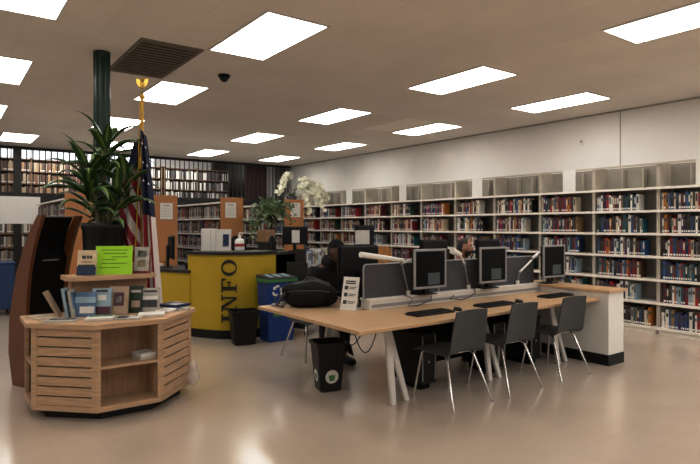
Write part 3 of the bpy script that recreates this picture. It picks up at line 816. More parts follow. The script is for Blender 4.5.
MB().lathe([(.024,.0),(.024,.03),(.008,.035),(.008,.07),(0,.07)],(0,0,.185),14).bb(-.012,.055,-.010,.010,.235,.258).build('pump','paper',sb)
MB().lathe([(.0692,.06),(.0692,.10)],(0,0,0),20).build('red_label','red',sb)
# wing monitor + phone
wm=make_monitor('dark monitor seen edge-on at the left desk wing',(2.71,8.08,.90),math.radians(78),w=.42,h=.34,z0=1.02,base=.90,frame='black',dialog=False); wm['group']='desk equipment'
ph=thing('desk_phone','dark desk phone on the lower desk wing','phone',(2.90,7.62,.90),.4)
MB().slab([(0,0),(.2,0),(.2,.09),(0,.03)],(-.1,-.09,0),(0,1,0),(0,0,1),(.2,0,0)).build('body','black',ph,.004)
MB().tube([(-.07,-.07,.08),(-.07,-.05,.10),(-.07,.06,.115),(-.07,.09,.10)],.02,8).build('handset','silver',ph)
MB().box((.03,.0,.073),(.09,.06,.006),0,mtx=Matrix.Rotation(.29,4,'X')).build('display','cover_grey',ph)
pt=thing('paper_tray','wooden paper tray with sheets on the desk wing','tray',(2.52,8.30,.90),.3)
MB().bb(-.1,.1,-.14,.14,0,.015).bb(-.1,-.085,-.14,.14,.015,.10).bb(.085,.1,-.14,.14,.015,.10).build('tray','box_wood',pt)
MB().bb(-.08,.08,-.13,.13,.015,.05).build('sheets','paper',pt)

# bins by the desk
kb2=thing('waste_bin','plain black waste bin in front of the info desk','bin',(3.12,6.56,0),-.22)
taper_bin(.27,.22,.34,.29,.43).build('body','black',kb2)
rc=thing('recycling_bin','tall blue recycling bin with green edged slotted lid beside the black waste bin','bin',(3.58,6.53,0))
m=MB(); vs=[]
for (hx,hy,z) in ((.18,.12,0),(.21,.15,.77)):
    for a,b in ((-1,-1),(1,-1),(1,1),(-1,1)): vs.append((a*hx,b*hy,z))
m.add(vs,[(3,2,1,0),(4,5,6,7),(0,1,5,4),(1,2,6,5),(2,3,7,6),(3,0,4,7)]); m.build('body','blue_bin',rc,.008)
MB().bb(-.225,.225,-.165,.165,.77,.815).build('lid_rim','green',rc,.006)
MB().slab([(-.165,0),(.165,0),(.165,.045),(-.165,.015)],(-.215,0,.815),(0,1,0),(0,0,1),(.43,0,0)).build('lid','rubber',rc,.004)
q=MB()
for k in range(3): q.box((-.12+.12*k,-.0,.849),(.055,.20,.004),0,mtx=Matrix.Rotation(.09,4,'X'))
q.build('lid_slot','cover_sky',rc)
q=MB(); C0=(-.07,.66)
for k in range(3):
    a=2*PI*k/3+PI/2
    pl=[(.075,-.030),(.078,.012),(.052,.048),(.064,.060),(.018,.062),(.022,.018),(.036,.030),(.050,.006),(.048,-.022)]
    ca,sa=math.cos(a),math.sin(a); pl=[(C0[0]+x*ca-y*sa,C0[1]+x*sa+y*ca) for x,y in pl]
    q.slab(pl,(0,-.1235,0),(1,0,0),(0,-.039,1),(0,-.004,0))
q.build('recycling_mark','paper',rc)
MB().slab([(-.12,.33),(.16,.33),(.16,.41),(-.12,.41)],(0,-.1245,0),(1,0,0),(0,-.043,1),(0,-.004,0)).build('green_label','green_dark',rc)
q=MB()
for k in range(6): q.slab([(-.10+.04*k,.36),(-.075+.04*k,.36),(-.075+.04*k,.385),(-.10+.04*k,.385)],(0,-.129,0),(1,0,0),(0,-.043,1),(0,-.001,0))
q.build('label_marks','lime',rc)

# ------------------------------------------------------------------ book display
ds=thing('book_display','low light birch book display with slatted sides and open shelves','display unit',(0,0,0))
PA=[(.57,5.38),(.57,4.96),(.96,4.57),(1.45,4.57),(1.84,4.96),(1.84,5.38)]
def off(poly,d,c=(1.205,4.98)):
    out=[]
    for x,y in poly:
        v=Vector((x-c[0],y-c[1])); l=v.length; v=v*((l+d)/l); out.append((c[0]+v.x,c[1]+v.y))
    return out
MB().prism(off(PA,-.10),0,.075).build('plinth','black',ds)
MB().prism(PA,.075,.115).build('base_board','birch',ds,.004)
MB().prism(off(PA,.04),.715,.75).build('top_board','birch',ds,.008)
def face_frame(a,b):
    a=Vector((*a,0)); b=Vector((*b,0)); u=(b-a).normalized(); n=Vector((u.y,-u.x,0)); return a,b,u,n
# slatted panels
for a,b in ((PA[1],PA[2]),(PA[3],PA[4])):
    a,b,u,n=face_frame(a,b); L=(b-a).length
    for s0 in (0,L-.045): MB().slab([(s0,.115),(s0+.045,.115),(s0+.045,.715),(s0,.715)],a,u,(0,0,1),-n*.03).build('slat_frame','birch',ds,.003)
    MB().slab([(.045,.115),(L-.045,.115),(L-.045,.715),(.045,.715)],a-n*.028,u,(0,0,1),-n*.006).build('slot_backing','gap',ds)
    sl=MB()
    z=.118
    for k in range(8):
        h=.064; sl.slab([(.045,z),(L-.045,z),(L-.045,z+h),(.045,z+h)],a-n*.004,u,(0,0,1),-n*.022); z+=h+.0118
    sl.build('slat','birch',ds,.003)
# open front compartment
a,b,u,n=face_frame(PA[2],PA[3]); L=(b-a).length
for s0 in (0,L-.03): MB().slab([(s0,.115),(s0+.03,.115),(s0+.03,.715),(s0,.715)],a,u,(0,0,1),-n*.32).build('side_board','birch',ds,.003)
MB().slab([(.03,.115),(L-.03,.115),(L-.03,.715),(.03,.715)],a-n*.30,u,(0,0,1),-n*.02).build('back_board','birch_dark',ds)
MB().slab([(.03,.40),(L-.03,.40),(L-.03,.422),(.03,.422)],a-n*.005,u,(0,0,1),-n*.295).build('shelf','birch',ds,.003)
# left narrow open side
a,b,u,n=face_frame(PA[0],PA[1]); L=(b-a).length
for s0 in (0,L-.03): MB().slab([(s0,.115),(s0+.03,.115),(s0+.03,.715),(s0,.715)],a,u,(0,0,1),-n*.25).build('side_board','birch',ds,.003)
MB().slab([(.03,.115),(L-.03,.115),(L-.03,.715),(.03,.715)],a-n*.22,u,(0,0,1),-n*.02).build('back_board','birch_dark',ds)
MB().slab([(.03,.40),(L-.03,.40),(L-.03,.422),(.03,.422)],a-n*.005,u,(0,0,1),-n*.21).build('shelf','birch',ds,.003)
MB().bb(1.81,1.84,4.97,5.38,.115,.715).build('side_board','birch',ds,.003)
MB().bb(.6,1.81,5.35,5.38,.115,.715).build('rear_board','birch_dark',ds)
# riser
RZ=1.075
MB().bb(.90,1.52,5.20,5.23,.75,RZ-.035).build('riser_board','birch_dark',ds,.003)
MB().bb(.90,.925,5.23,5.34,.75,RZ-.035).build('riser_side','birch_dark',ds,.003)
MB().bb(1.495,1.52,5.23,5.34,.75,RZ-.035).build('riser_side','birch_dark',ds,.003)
MB().prism([(.84,5.16),(.91,5.07),(1.51,5.07),(1.58,5.13),(1.58,5.40),(.84,5.40)],RZ-.035,RZ).build('riser_top','birch',ds,.008)

# items: upright books facing the camera-left (-Y)
def cover_book(label,x,y,z,w,h,t,rz,lean,cov,parts,name='display_book',group='books standing on the display'):
    o=thing(name,label,'book',(x,y,z),rz,group); T=Matrix.Rotation(lean,4,'X')
    P=lambda v: T@Vector(v)
    up=.5*t*abs(math.sin(lean))+.001
    def bx(x0,x1,z0,z1,y0,y1,nm,mt): MB().box(P(((x0+x1)/2,(y0+y1)/2,(z0+z1)/2))+Vector((0,0,up)),(x1-x0,y1-y0,z1-z0),0,mtx=T).build(nm,mt,o)
    bx(-w/2,w/2,0,h,-t/2,-t/2+.003,'front_cover',cov)
    bx(-w/2,w/2,0,h,t/2-.003,t/2,'back_cover',cov)
    bx(-w/2,-w/2+.004,0,h,-t/2+.003,t/2-.003,'spine',cov)
    bx(-w/2+.004,w/2-.004,.003,h-.003,-t/2+.003,t/2-.003,'pages','page')
    for (x0,x1,z0,z1,mt,nm) in parts:
        bx(x0*w-w/2,x1*w-w/2,z0*h,z1*h,-t/2-.0015,-t/2,nm,mt)
    return o
L_=-.16
f_=-.50
cover_book('cream and navy book standing at left on the riser',1.01,5.20,RZ,.155,.215,.022,f_,L_,'cover_cream',[(0,1,0,.34,'cover_navy','cover_band'),(.25,.45,.66,.78,'ink','title'),(.5,.62,.66,.78,'ink','title'),(.66,.78,.66,.78,'ink','title'),(.2,.8,.5,.56,'cover_tan','subtitle'),(.05,.95,.34,.42,'ink','skyline')])
gs=thing('green_sign','lime green paper sign standing on the riser between two books','sign',(1.225,5.18,RZ),f_)
T=Matrix.Rotation(-.12,4,'X')
MB().box(T@Vector((0,0,.125))+Vector((0,0,.001)),(.31,.004,.25),0,mtx=T).build('sheet','lime',gs)
q=MB()
for (x0,x1,z) in ((-.11,.12,.215),(-.09,.10,.185),(-.02,.12,.155),(-.10,.02,.130),(-.10,.11,.098),(-.12,.05,.06)): q.box(T@Vector(((x0+x1)/2,-.003,z)),(x1-x0,.001,.006),0,mtx=T)
q.build('written_lines','ink_green',gs)
MB().box((0,.045,.004),(.26,.09,.006)).build('foot','lime',gs)
cover_book('grey and red book standing at right on the riser',1.455,5.15,RZ,.15,.235,.022,f_-.12,L_,'cover_red',[(.06,.94,.08,1,'cover_grey','cover_panel'),(.25,.8,.62,.86,'ink','photo'),(.3,.75,.22,.5,'cover_tan','oval_photo')])
Z=.75
cover_book('blue hazy cover book standing second from left on display top',0.965,5.03,Z,.165,.20,.02,f_,-.2,'cover_blue',[(.0,1,.55,.8,'cover_sky','cover_band'),(.25,.95,.12,.4,'paper','title')])
cover_book('pale blue book with red figures standing on display top',1.085,5.01,Z,.155,.225,.02,f_,-.2,'cover_sky',[(.2,.8,.86,.94,'ink','title'),(.0,1,.02,.32,'cover_plum','figures'),(.25,.75,.55,.75,'paper','portrait')])
cover_book('tan book with dark oval emblem standing on display top',1.215,4.98,Z,.155,.235,.022,f_,-.2,'cover_tan',[(.24,.78,.3,.78,'cover_plum','emblem'),(.36,.66,.42,.64,'cover_grey','emblem_centre')])
cover_book('dark green book standing half hidden on display top',1.345,4.99,Z,.14,.23,.02,f_,-.2,'cover_green',[(.35,.85,.2,.45,'cover_tan','picture'),(.3,.9,.75,.85,'cover_grey','title')])
cover_book('pale grey book with crowd picture standing on display top, rightmost upright',1.465,4.94,Z,.16,.21,.02,f_,-.2,'cover_grey',[(.12,.88,.2,.5,'ink','crowd_picture'),(.15,.85,.82,.9,'ink','title'),(.1,.9,.52,.66,'paper','sky')])
cover_book('blue spined book leaning at left of display top',.865,5.11,Z,.15,.24,.022,1.15,-.16,'cover_sky',[(.1,.9,.5,.9,'cover_navy','cover_picture')])
cover_book('pale blue book leaning against the blue spined one',.905,5.08,Z,.15,.225,.02,1.10,-.16,'cover_grey',[(.1,.9,.3,.9,'cover_blue','cover_picture')])
cover_book('cream paperback leaning steeply at far left of display top',.80,5.16,Z,.14,.235,.018,1.25,-.48,'cover_tan',[])
# flat booklets and leaflets
def flat(label,x,y,z,w,d,h,rz,mt,parts=(),name='flat_booklet'):
    o=thing(name,label,'booklet',(x,y,z),rz,'booklets lying on the display')
    MB().bb(-w/2,w/2,-d/2,d/2,0,h*.5).build('lower_pages','page',o)
    MB().bb(-w/2-.001,w/2+.001,-d/2-.001,d/2+.001,h*.5,h).build('cover',mt,o)
    for x0,x1,y0,y1,m2 in parts: MB().bb((x0-.5)*w,(x1-.5)*w,(y0-.5)*d,(y1-.5)*d,h,h+.0012).build('cover_print',m2,o)
    return o
flat('pale booklet lying flat at left of display top',.77,4.90,Z,.24,.16,.012,-.5,'cover_grey',[(.1,.9,.5,.85,'ink')])
flat('dark grey booklet lying flat at far left corner of display',.665,5.16,Z,.15,.24,.014,.3,'cover_cream',[(.15,.85,.2,.7,'cover_grey')])
flat('white and green booklets lying below the pale blue book',1.03,4.78,Z,.20,.17,.026,-.35,'paper',[(.05,.95,.6,.95,'green_dark')])
flat('grey patterned booklet lying below the tan emblem book',1.23,4.72,Z,.21,.17,.014,-.45,'cover_grey',[(.1,.5,.2,.8,'ink'),(.6,.9,.2,.5,'paper')])
flat('white leaflets lying below the pale grey book',1.42,4.74,Z,.20,.17,.025,-.35,'paper')
flat('stack of dark magazines at right end of display top',1.72,5.06,Z,.18,.22,.045,.5,'cover_navy',[(.1,.7,.1,.6,'cover_grey')])
flat('white magazine near right corner of display top',1.60,4.90,Z,.17,.13,.022,.75,'paper',[(.1,.6,.2,.8,'cover_grey')])
flat('open grey magazine lying by the slatted right side',1.73,4.90,Z,.11,.10,.02,.2,'cover_grey',[(.1,.6,.2,.8,'cover_navy')])
flat('folded grey leaflet at right edge of display top',1.79,5.26,Z,.10,.10,.03,.2,'cover_grey')
flat('folded white papers on the middle shelf of display',1.345,4.70,.422,.13,.16,.05,.2,'paper',[(.1,.8,.3,.5,'cover_sky')],name='folded_papers')
cup=thing('paper_cup','small white paper cup on the display top below the riser','cup',(1.545,5.13,Z))
MB().lathe([(0,.0),(.024,0),(.034,.125),(.037,.128),(.033,.128),(.022,.006),(0,.006)],(0,0,0),18).build('body','paper',cup)
MB().lathe([(.0375,.122),(.038,.135),(.02,.142),(0,.142)],(0,0,0),18).build('lid','white_plastic',cup)
bgp=thing('plastic_bag','crumpled clear plastic bag hung low on the display right side','bag',(1.80,4.80,.115),0)
m=MB(); m.ell((0,0,.09),(.05,.055,.11),0,14,10)
m.v=[(x*(1+.3*math.sin(40*z+9*y)),y*(1+.25*math.sin(33*x+20*z)),z) for x,y,z in m.v]
pl=mat('clear_plastic',(.75,.70,.68),.25,noise=.1); pl.node_tree.nodes['Principled BSDF'].inputs['Alpha'].default_value=.45
m.build('film',pl,bgp)

# ------------------------------------------------------------------ kiosk
ks=thing('library_kiosk','tall curved kiosk with reddish wood sides and black front','kiosk',(.64,5.96,0))
U=Vector((.4525,-.889,0)).normalized(); N=Vector((.889,.4525,0)).normalized()
front=[(0,0),(0,.6),(.01,.82),(.04,1.065),(.11,1.31),(.17,1.46),(.24,1.60)]
back=[(.165,1.60),(.07,1.47),(-.03,1.31),(-.14,1.065),(-.205,.82),(-.25,.61),(-.262,.3),(-.20,0)]
MB().slab(front+back,(0,0,0),U,(0,0,1),N*.035).build('side_panel','kiosk_wood',ks,.004)
MB().slab(front+back,N*.385,U,(0,0,1),N*.035).build('side_panel','kiosk_wood',ks,.004)
bf=[(-.03,.02),(-.02,.60),(-.01,.82),(.02,1.05),(.05,1.18),(.005,1.28),(.04,1.42),(.14,1.585),(.10,1.585),(-.01,1.36),(-.12,1.065),(-.19,.82),(-.23,.61),(-.24,.3),(-.18,.02)]
MB().slab(bf,N*.036,U,(0,0,1),N*.348).build('black_body','black_matte',ks)
MB().slab([(.135,1.583),(.155,1.583),(.155,1.592),(.135,1.592)],N*.036,U,(0,0,1),N*.348).build('top_highlight','silver',ks)  # silver colour paints the highlight along the black body's top edge
MB().slab([(.052,1.17),(.06,1.17),(.06,1.18),(.052,1.18)],N*.13,U,(0,0,1),N*.16).build('card_reader','silver',ks)

# ------------------------------------------------------------------ tall planter and dracaena
pl_=thing('potted_dracaena','tall green dracaena in a black planter before the green column','plant',(1.25,5.66,0))
MB().lathe([(0,0),(.13,0),(.14,.02),(.16,.9),(.185,1.46),(.195,1.475),(.195,1.53),(.178,1.53),(.17,1.47),(0,1.47)],(0,0,0),32).build('planter','black',pl_)
MB().lathe([(.169,0),(0,.01)],(0,0,1.475),24).build('soil','soil',pl_)
RP=random.Random(5)
lf_=MB(); cn=MB()
def leaf(base,az,elev,length,width,droop):
    segs=9; p=Vector(base); rows=[]; el=elev; side=Vector((-math.sin(az),math.cos(az),0))
    for i in range(segs+1):
        t=i/segs; wv=width*(.28+.80*math.sin(PI*min(1,t*.95+.04))**.8)*(1-t**4)
        if i==segs: wv=.002
        d=Vector((math.cos(az)*math.cos(el),math.sin(az)*math.cos(el),math.sin(el)))
        nrm=side.cross(d)
        rows.append((p.copy(),side*wv/2,nrm*wv*.16)); p=p+d*(length/segs); el-=droop/segs*(.4+1.3*t)
    vs=[];uvv=[]
    for i,(q,sd,nn) in enumerate(rows):
        vs += [q-sd-nn*0+nn,q-sd*.45,q,q+sd*.45,q+sd+nn]; 
    fs=[];uvs=[]; ux=[0,.28,.5,.72,1]
    for i in range(segs):
        for k in range(4):
            fs.append((i*5+k,i*5+k+1,i*5+5+k+1,i*5+5+k)); uvs.append([(ux[k],i/segs),(ux[k+1],i/segs),(ux[k+1],(i+1)/segs),(ux[k],(i+1)/segs)])
    lf_.add(vs,fs,0,True,uvs)
for (cx,cy,h,nl,ln,st,ox,oy) in ((.0,.02,2.30,18,.40,.0,.02,-.02),(-.05,-.03,2.06,15,.40,.4,-.10,.03),(.06,-.02,2.0,14,.38,.9,.12,-.06),(-.02,.05,1.88,12,.38,.2,-.10,.0),(.03,.0,1.84,10,.36,2.2,.07,-.07)):
    topx=cx+ox; topy=cy+oy
    cn.tube([(cx,cy,1.46),(cx+ox*.3,cy+oy*.3,(1.46+h)/2),(topx,topy,h)],.02,10)
    for k in range(nl):
        t=k/nl; az=st+k*2.39996+RP.uniform(-.4,.4); z=h-.34*(1-t)+RP.uniform(-.03,.03)
        leaf((topx-ox*.3*(1-t),topy-oy*.3*(1-t),z),az,.55+.75*t**1.3+RP.uniform(-.15,.2),1.2*ln*(1.05-.25*t)*RP.uniform(.8,1.15),.094*RP.uniform(.85,1.2),RP.uniform(1.7,2.4)-.7*t)
cn.build('cane','cane',pl_); lf_.build('foliage','leaf',pl_)

# ------------------------------------------------------------------ flag
fl=thing('flag_on_stand','american flag hanging from a gold pole behind the book display','flag',(1.58,5.57,0))
cu=Vector((.807,-.5906,0)); cd=Vector((.5906,.807,0))
MB().lathe([(0,0),(.12,0),(.12,.02),(.05,.05),(.03,.12),(.02,.14),(0,.14)],(0,0,0),24).build('stand_base','gold',fl)
MB().cyl((0,0,.14),(0,0,2.72),.013,n=12).build('pole','gold',fl)
e=MB(); e.lathe([(0,0),(.022,.005),(.012,.02),(.028,.045),(.028,.06),(.010,.08),(.014,.10),(0,.105)],(0,0,2.70),16)
e.ell((0,0,2.87),(.018,.022,.045)); e.ell((cu.x*.01,cu.y*.01,2.925),(.014,.014,.016))
for s_ in (-1,1): e.slab([(0,0),(.03,.045),(.06,.05),(.052,.0),(.03,-.035),(0,-.03)],(0,0,2.88),cu*s_,(0,0,1),cd*.008)
e.build('eagle_finial','gold',fl)
q=MB()
for k,(a,z0,z1) in enumerate(((-.012,2.70,2.46),(.012,2.70,2.50))): q.tube([cu*a-cd*.016+Vector((0,0,z0)),cu*(a*1.4)-cd*.02+Vector((0,0,(z0+z1)/2)),cu*a-cd*.018+Vector((0,0,z1))],.006,8)
q.tube([cu*.004-cd*.03+Vector((0,0,2.46)),cu*.016-cd*.05+Vector((0,0,2.3)),cu*.006-cd*.055+Vector((0,0,2.16))],.008,8,rs=[.006,.009,.006])
q.lathe([(.006,.03),(.014,.0),(.016,-.11),(0,-.11)],(cu.x*.006-cd.x*.055,cu.y*.006-cd.y*.055,2.16),10)
q.build('gold_cord','gold_cloth',fl)
MB().tube([cu*-.018-cd*.03+Vector((0,0,2.46)),cu*-.018-cd*.045+Vector((0,0,2.0)),cu*-.03-cd*.06+Vector((0,0,1.5)),cu*-.05-cd*.06+Vector((0,0,1.2))],.006,8).build('gold_fringe','gold_cloth',fl)
fm=MB()
def lobe(fn,nu,nv,uvf):
    vs=[fn(i/nu,j/nv) for j in range(nv+1) for i in range(nu+1)]; W=nu+1
    fs=[];uv=[]
    for j in range(nv):
        for i in range(nu):
            fs.append((j*W+i,j*W+i+1,(j+1)*W+i+1,(j+1)*W+i)); uv.append([uvf(i/nu,j/nv),uvf((i+1)/nu,j/nv),uvf((i+1)/nu,(j+1)/nv),uvf(i/nu,(j+1)/nv)])
    fm.add(vs,fs,0,True,uv)
def right(a,b):      # a across 0..1, b down 0..1
    wdt=.055+.155*b**.8; z=2.47-b*1.75-.10*a*(1-b)
    fold=math.sin(a*PI*4.2+.3)*(.018+.022*b)
    return cu*(-.012+wdt*a)+cd*(-.02+fold-.03*math.sin(a*PI))+Vector((0,0,z))
def left(a,b):
    wdt=.05+.16*math.sin(min(1,b*1.3)*PI*.6); z=2.36-b*1.5-.06*a
    fold=math.sin(a*PI*3.1)*(.015+.02*b)
    return cu*(.0-wdt*a)+cd*(-.015-.06*a+fold)+Vector((0,0,z))
lobe(right,48,60,lambda a,b:(b*.88,a*.46))
lobe(left,40,50,lambda a,b:(.2 if b<.2 else .6,(.30+a*.30+b*.85)%1 if b>.2 else .2))
# stars on the canton
st=[]
for r_ in range(9):
    for c_ in range(2):
        a=.22+.42*c_+.18*(r_%2); b=.03+.052*r_
        if b<.5 and a<.95: st.append((a,b))
for a,b in st:
    o_=right(a,b); du=(right(min(1,a+.04),b)-right(a-.04,b)).normalized(); dz=(right(a,b+.01)-right(a,b-.01)).normalized()
    nn=du.cross(dz).normalized()
    if nn.dot(cd)>0: nn=-nn
    pts=[]
    for k in range(10):
        rr=.015 if k%2==0 else .006; q_=PI/2+k*PI/5; pts.append(o_+nn*.006+du*rr*math.cos(q_)-dz*rr*math.sin(q_))
    fm.add(pts,[list(range(10))],1)
fm.build('cloth',['flag','paper'],fl)

# ------------------------------------------------------------------ background furniture
sd=thing('standing_desk','black standing-height desk behind the info desk','desk',(4.55,8.0,0),math.radians(30))
MB().bb(-.42,.42,-.05,.55,1.04,1.08).build('top','counter',sd,.004)
MB().bb(-.40,-.36,0,.5,0,1.04).bb(.36,.40,0,.5,0,1.04).build('side_panel','black_matte',sd)
MB().bb(-.36,.36,.46,.5,0,1.04).bb(-.36,.36,0,.46,.02,.06).build('back_panel','black_matte',sd)
MB().bb(-.36,.36,.02,.46,.55,.58).build('shelf','black_matte',sd)
mm=make_monitor('black monitor with white sheet taped on its back on the standing desk',(4.80,8.12,1.08),math.radians(-35)+PI,w=.42,h=.30,z0=1.19,base=1.08,frame='black',dialog=False,nk=.01)
mm['group']='monitors with taped sheets'
MB().bb(-.08,.05,.036,.039,1.22-1.08,1.43-1.08).build('taped_sheet','paper',mm)
# row of bound binders/books on a cart
bt=thing('book_cart','dark book cart behind the table left end','cart',(4.34,6.76,0),math.radians(20))
for z in (.15,.52,.90): MB().bb(-.42,.42,-.17,.17,z,z+.025).build('shelf','rubber',bt,.004)
for sx in (-.43,.41): MB().bb(sx,sx+.02,-.18,.18,.10,1.0).build('end_panel','rubber',bt,.004)
for sx in (-.38,.38):
    for sy in (-.13,.13): MB().cyl((sx,sy-.01,.04),(sx,sy+.01,.04),.04,n=14).build('wheel','black',bt)
rb=random.Random(9); ca,sa=math.cos(math.radians(20)),math.sin(math.radians(20))
x=-.38; k=0; nmz=[('black',(.01,.01,.01)),('white',(.62,.62,.60)),('pale blue',(.35,.48,.62)),('white',(.6,.58,.55)),('blue',(.06,.16,.36)),('cream',(.55,.48,.34)),('grey',(.3,.3,.3)),('yellow',(.5,.4,.08))]
while x<.36:
    me,t,h,d=rb.choice(VAR); nm,cl=nmz[0 if k==0 else 1+(k-1)%7]
    o=bpy.data.objects.new('cart_book',me); COL.objects.link(o); lx,ly=x+t/2,-.10
    o.location=(4.34+lx*ca-ly*sa,6.76+lx*sa+ly*ca,.925); o.rotation_euler=(0,0,math.radians(110)); o.color=(*cl,1)
    tag(o,f'{nm} book, {ORD[k]} from left on top of the dark book cart','book','books on top of the dark cart'); x+=t+.003; k+=1
# office chair
oc=thing('office_chair','black high-back office chair behind the info desk','chair',(4.25,7.42,0),math.radians(70))
MB().ell((0,0,.48),(.25,.25,.05),0,20,10,power=.6).build('seat','black_matte',oc)
m=MB(); m.ell((0,.23,.98),(.22,.045,.38),0,20,14,power=.65); m.build('backrest','black_matte',oc)
MB().cyl((0,0,.10),(0,0,.45),.03,n=12).build('gas_post','silver',oc)
for k in range(5):
    a=2*PI*k/5; lg=MB(); lg.tube([(0,0,.11),(.28*math.cos(a),.28*math.sin(a),.075)],.02,8); lg=lg.build('leg','black',oc)
    MB().cyl((.28*math.cos(a)-.012,.28*math.sin(a),.03),(.28*math.cos(a)+.012,.28*math.sin(a),.03),.03,n=12).build('caster','black',lg)
for sx in (-1,1): MB().tube([(sx*.24,.12,.48),(sx*.28,.10,.66),(sx*.28,-.12,.66)],.018,8).build('armrest','black',oc)
# second office chair right behind the counter
oc2=dup(oc,(3.86,7.88,0),math.radians(100),'black office chair seen just above the info desk counter','office chairs behind the desk')
oc['group']='office chairs behind the desk'; oc2.location.z=0
# cardboard carton on a shelf cart
cb=thing('carton','brown cardboard carton on a pedestal behind the info desk','box',(4.72,9.0,1.22),math.radians(20))
MB().bb(-.13,.13,-.1,.1,0,.21).build('box_body','cardboard',cb,.003); MB().bb(-.03,.03,-.101,.101,.205,.213).build('tape','cover_tan',cb)
pd=thing('pedestal','slim dark pedestal under the brown carton','pedestal',(4.72,9.0,0),math.radians(20))
MB().bb(-.15,.15,-.12,.12,1.18,1.22).build('top','rubber',pd); MB().bb(-.12,.12,-.09,.09,0.03,1.18).build('column_body','rubber',pd); MB().bb(-.15,.15,-.12,.12,0,.03).build('foot','rubber',pd)
# wooden chair back seen over the screens
wc=thing('wooden_armchair','amber wooden high-back chair seen above the left desk screen','chair',(5.25,6.35,0),math.radians(-20))
for sx in (-.18,.18): MB().box((sx,.19,.58),(.035,.035,1.16),0).build('back_post','box_wood',wc,.003)
MB().bb(-.162,.162,.178,.2,.62,1.19).build('back_panel','box_wood',wc,.004)
for sx in (-.18,.18): MB().bb(sx-.02,sx+.02,-.2,-.16,0,.44).build('front_leg','box_wood',wc,.003)
MB().bb(-.21,.21,-.22,.17,.44,.475).build('seat','box_wood',wc,.005)
# blue book return at the far left
br=thing('blue_return_bin','dark blue book return cart at the left edge','cart',(.72,11.25,0),0)
MB().bb(-.35,.30,-.3,.3,.10,.86).build('body','blue',br,.02)
MB().bb(-.36,.31,-.31,.31,.86,.89).build('lid','blue',br,.006)
for sx in (-.28,.23):
    for sy in (-.24,.24): MB().cyl((sx-.015,sy,.05),(sx+.015,sy,.05),.05,n=14).build('wheel','black',br)

# ivy on a plant stand
iv=thing('trailing_ivy','leafy variegated green plant on a tall stand left of the orchids','plant',(5.20,9.70,0))
MB().lathe([(0,0),(.16,0),(.16,.03),(.03,.05),(.03,1.60),(.14,1.62),(.14,1.64),(0,1.64)],(0,0,0),18).build('stand','rubber',iv)
MB().lathe([(0,1.64),(.11,1.64),(.15,1.85),(.14,1.86),(.10,1.84),(0,1.84)],(0,0,0),20).build('pot','rubber',iv)
RI=random.Random(3); g=MB(); sg=MB()
def oval(m,c,d1,n1,l,w,mi=0):
    c=Vector(c); d1=Vector(d1).normalized(); s=d1.cross(Vector(n1)).normalized()
    m.add([c,c+d1*l*.35-s*w*.5,c+d1*l*.7-s*w*.38,c+d1*l,c+d1*l*.7+s*w*.38,c+d1*l*.35+s*w*.5],[(0,1,2,3,4,5)],mi,False)
rv=lambda: Vector((RI.uniform(-1,1),RI.uniform(-1,1),RI.uniform(-1,1)))
for k in range(30):
    a=RI.uniform(0,2*PI); rr=RI.uniform(.15,.52); top=RI.uniform(-.02,.30); drop=RI.uniform(.0,.55)*(rr/.46)
    p0=Vector((0,0,1.84)); p1=Vector((math.cos(a)*rr*.6,math.sin(a)*rr*.6,1.88+top)); p2=Vector((math.cos(a)*rr,math.sin(a)*rr,1.88+top-.1-drop))
    pts=[p0.lerp(p1,t).lerp(p1.lerp(p2,t),t) for t in [i/12 for i in range(13)]]
    sg.tube(pts,.004,5)
    for q in pts[2:]:
        for _ in range(3): oval(g,q+rv()*.03,rv()+Vector((0,0,-.3)),rv(),RI.uniform(.06,.11),RI.uniform(.04,.06),0 if RI.random()<.8 else 1)
ivp=mat('ivy_leaf_pale',(.28,.34,.17),.5,noise=.2)
sg.build('stems','stem',iv); g.build('foliage',['leaf_ivy',ivp],iv)
# orchids on the range top
orc=thing('white_orchids','arching sprays of white orchids in a grey pot on a wood-ended bookcase','plant',(6.12,10.50,2.0))
MB().lathe([(0,0),(.09,0),(.12,.14),(.11,.15),(.09,.13),(0,.13)],(0,0,0),20).build('pot','chair_grey',orc)
g=MB(); sg=MB()
def orchid(c):
    c=Vector(c); nrm=(Vector((-.6,-.8,.1))+rv()*.5).normalized(); t=nrm.cross(Vector((0,0,1))).normalized(); b=nrm.cross(t)
    for k in range(5):
        a=2*PI*k/5+RI.random(); d=t*math.cos(a)+b*math.sin(a); oval(g,c,d+nrm*.15,nrm,.055,.05)
for (dx,topz,endx,endz,nf) in ((-.10,.60,-.30,.16,34),(-.02,.64,-.24,.28,24),(.32,.55,.55,.0,34),(.40,.48,.70,-.16,40),(.28,.40,.40,-.30,28),(.52,.50,.80,.0,26)):
    d=Vector((.807,-.5906,0)); p0=Vector((0,0,.13)); p1=d*dx*.4+Vector((0,0,topz*1.1)); p2=d*dx*1.2+Vector((0,0,topz*1.2)); p3=d*endx+Vector((0,0,endz))
    bz=lambda t:(p0*(1-t)**3+p1*3*t*(1-t)**2+p2*3*t*t*(1-t)+p3*t**3)
    pts=[bz(i/20) for i in range(21)]; sg.tube(pts,.005,6)
    for k in range(nf): orchid(bz(.42+.58*k/nf)+rv()*.045)
for k in range(8):
    a=2*PI*k/8; oval(g,(0,0,.13),(math.cos(a),math.sin(a),.5),(0,0,1),.22,.06,1)
sg.build('stems','stem',orc); g.build('blossoms',['petal','leaf_ivy'],orc)

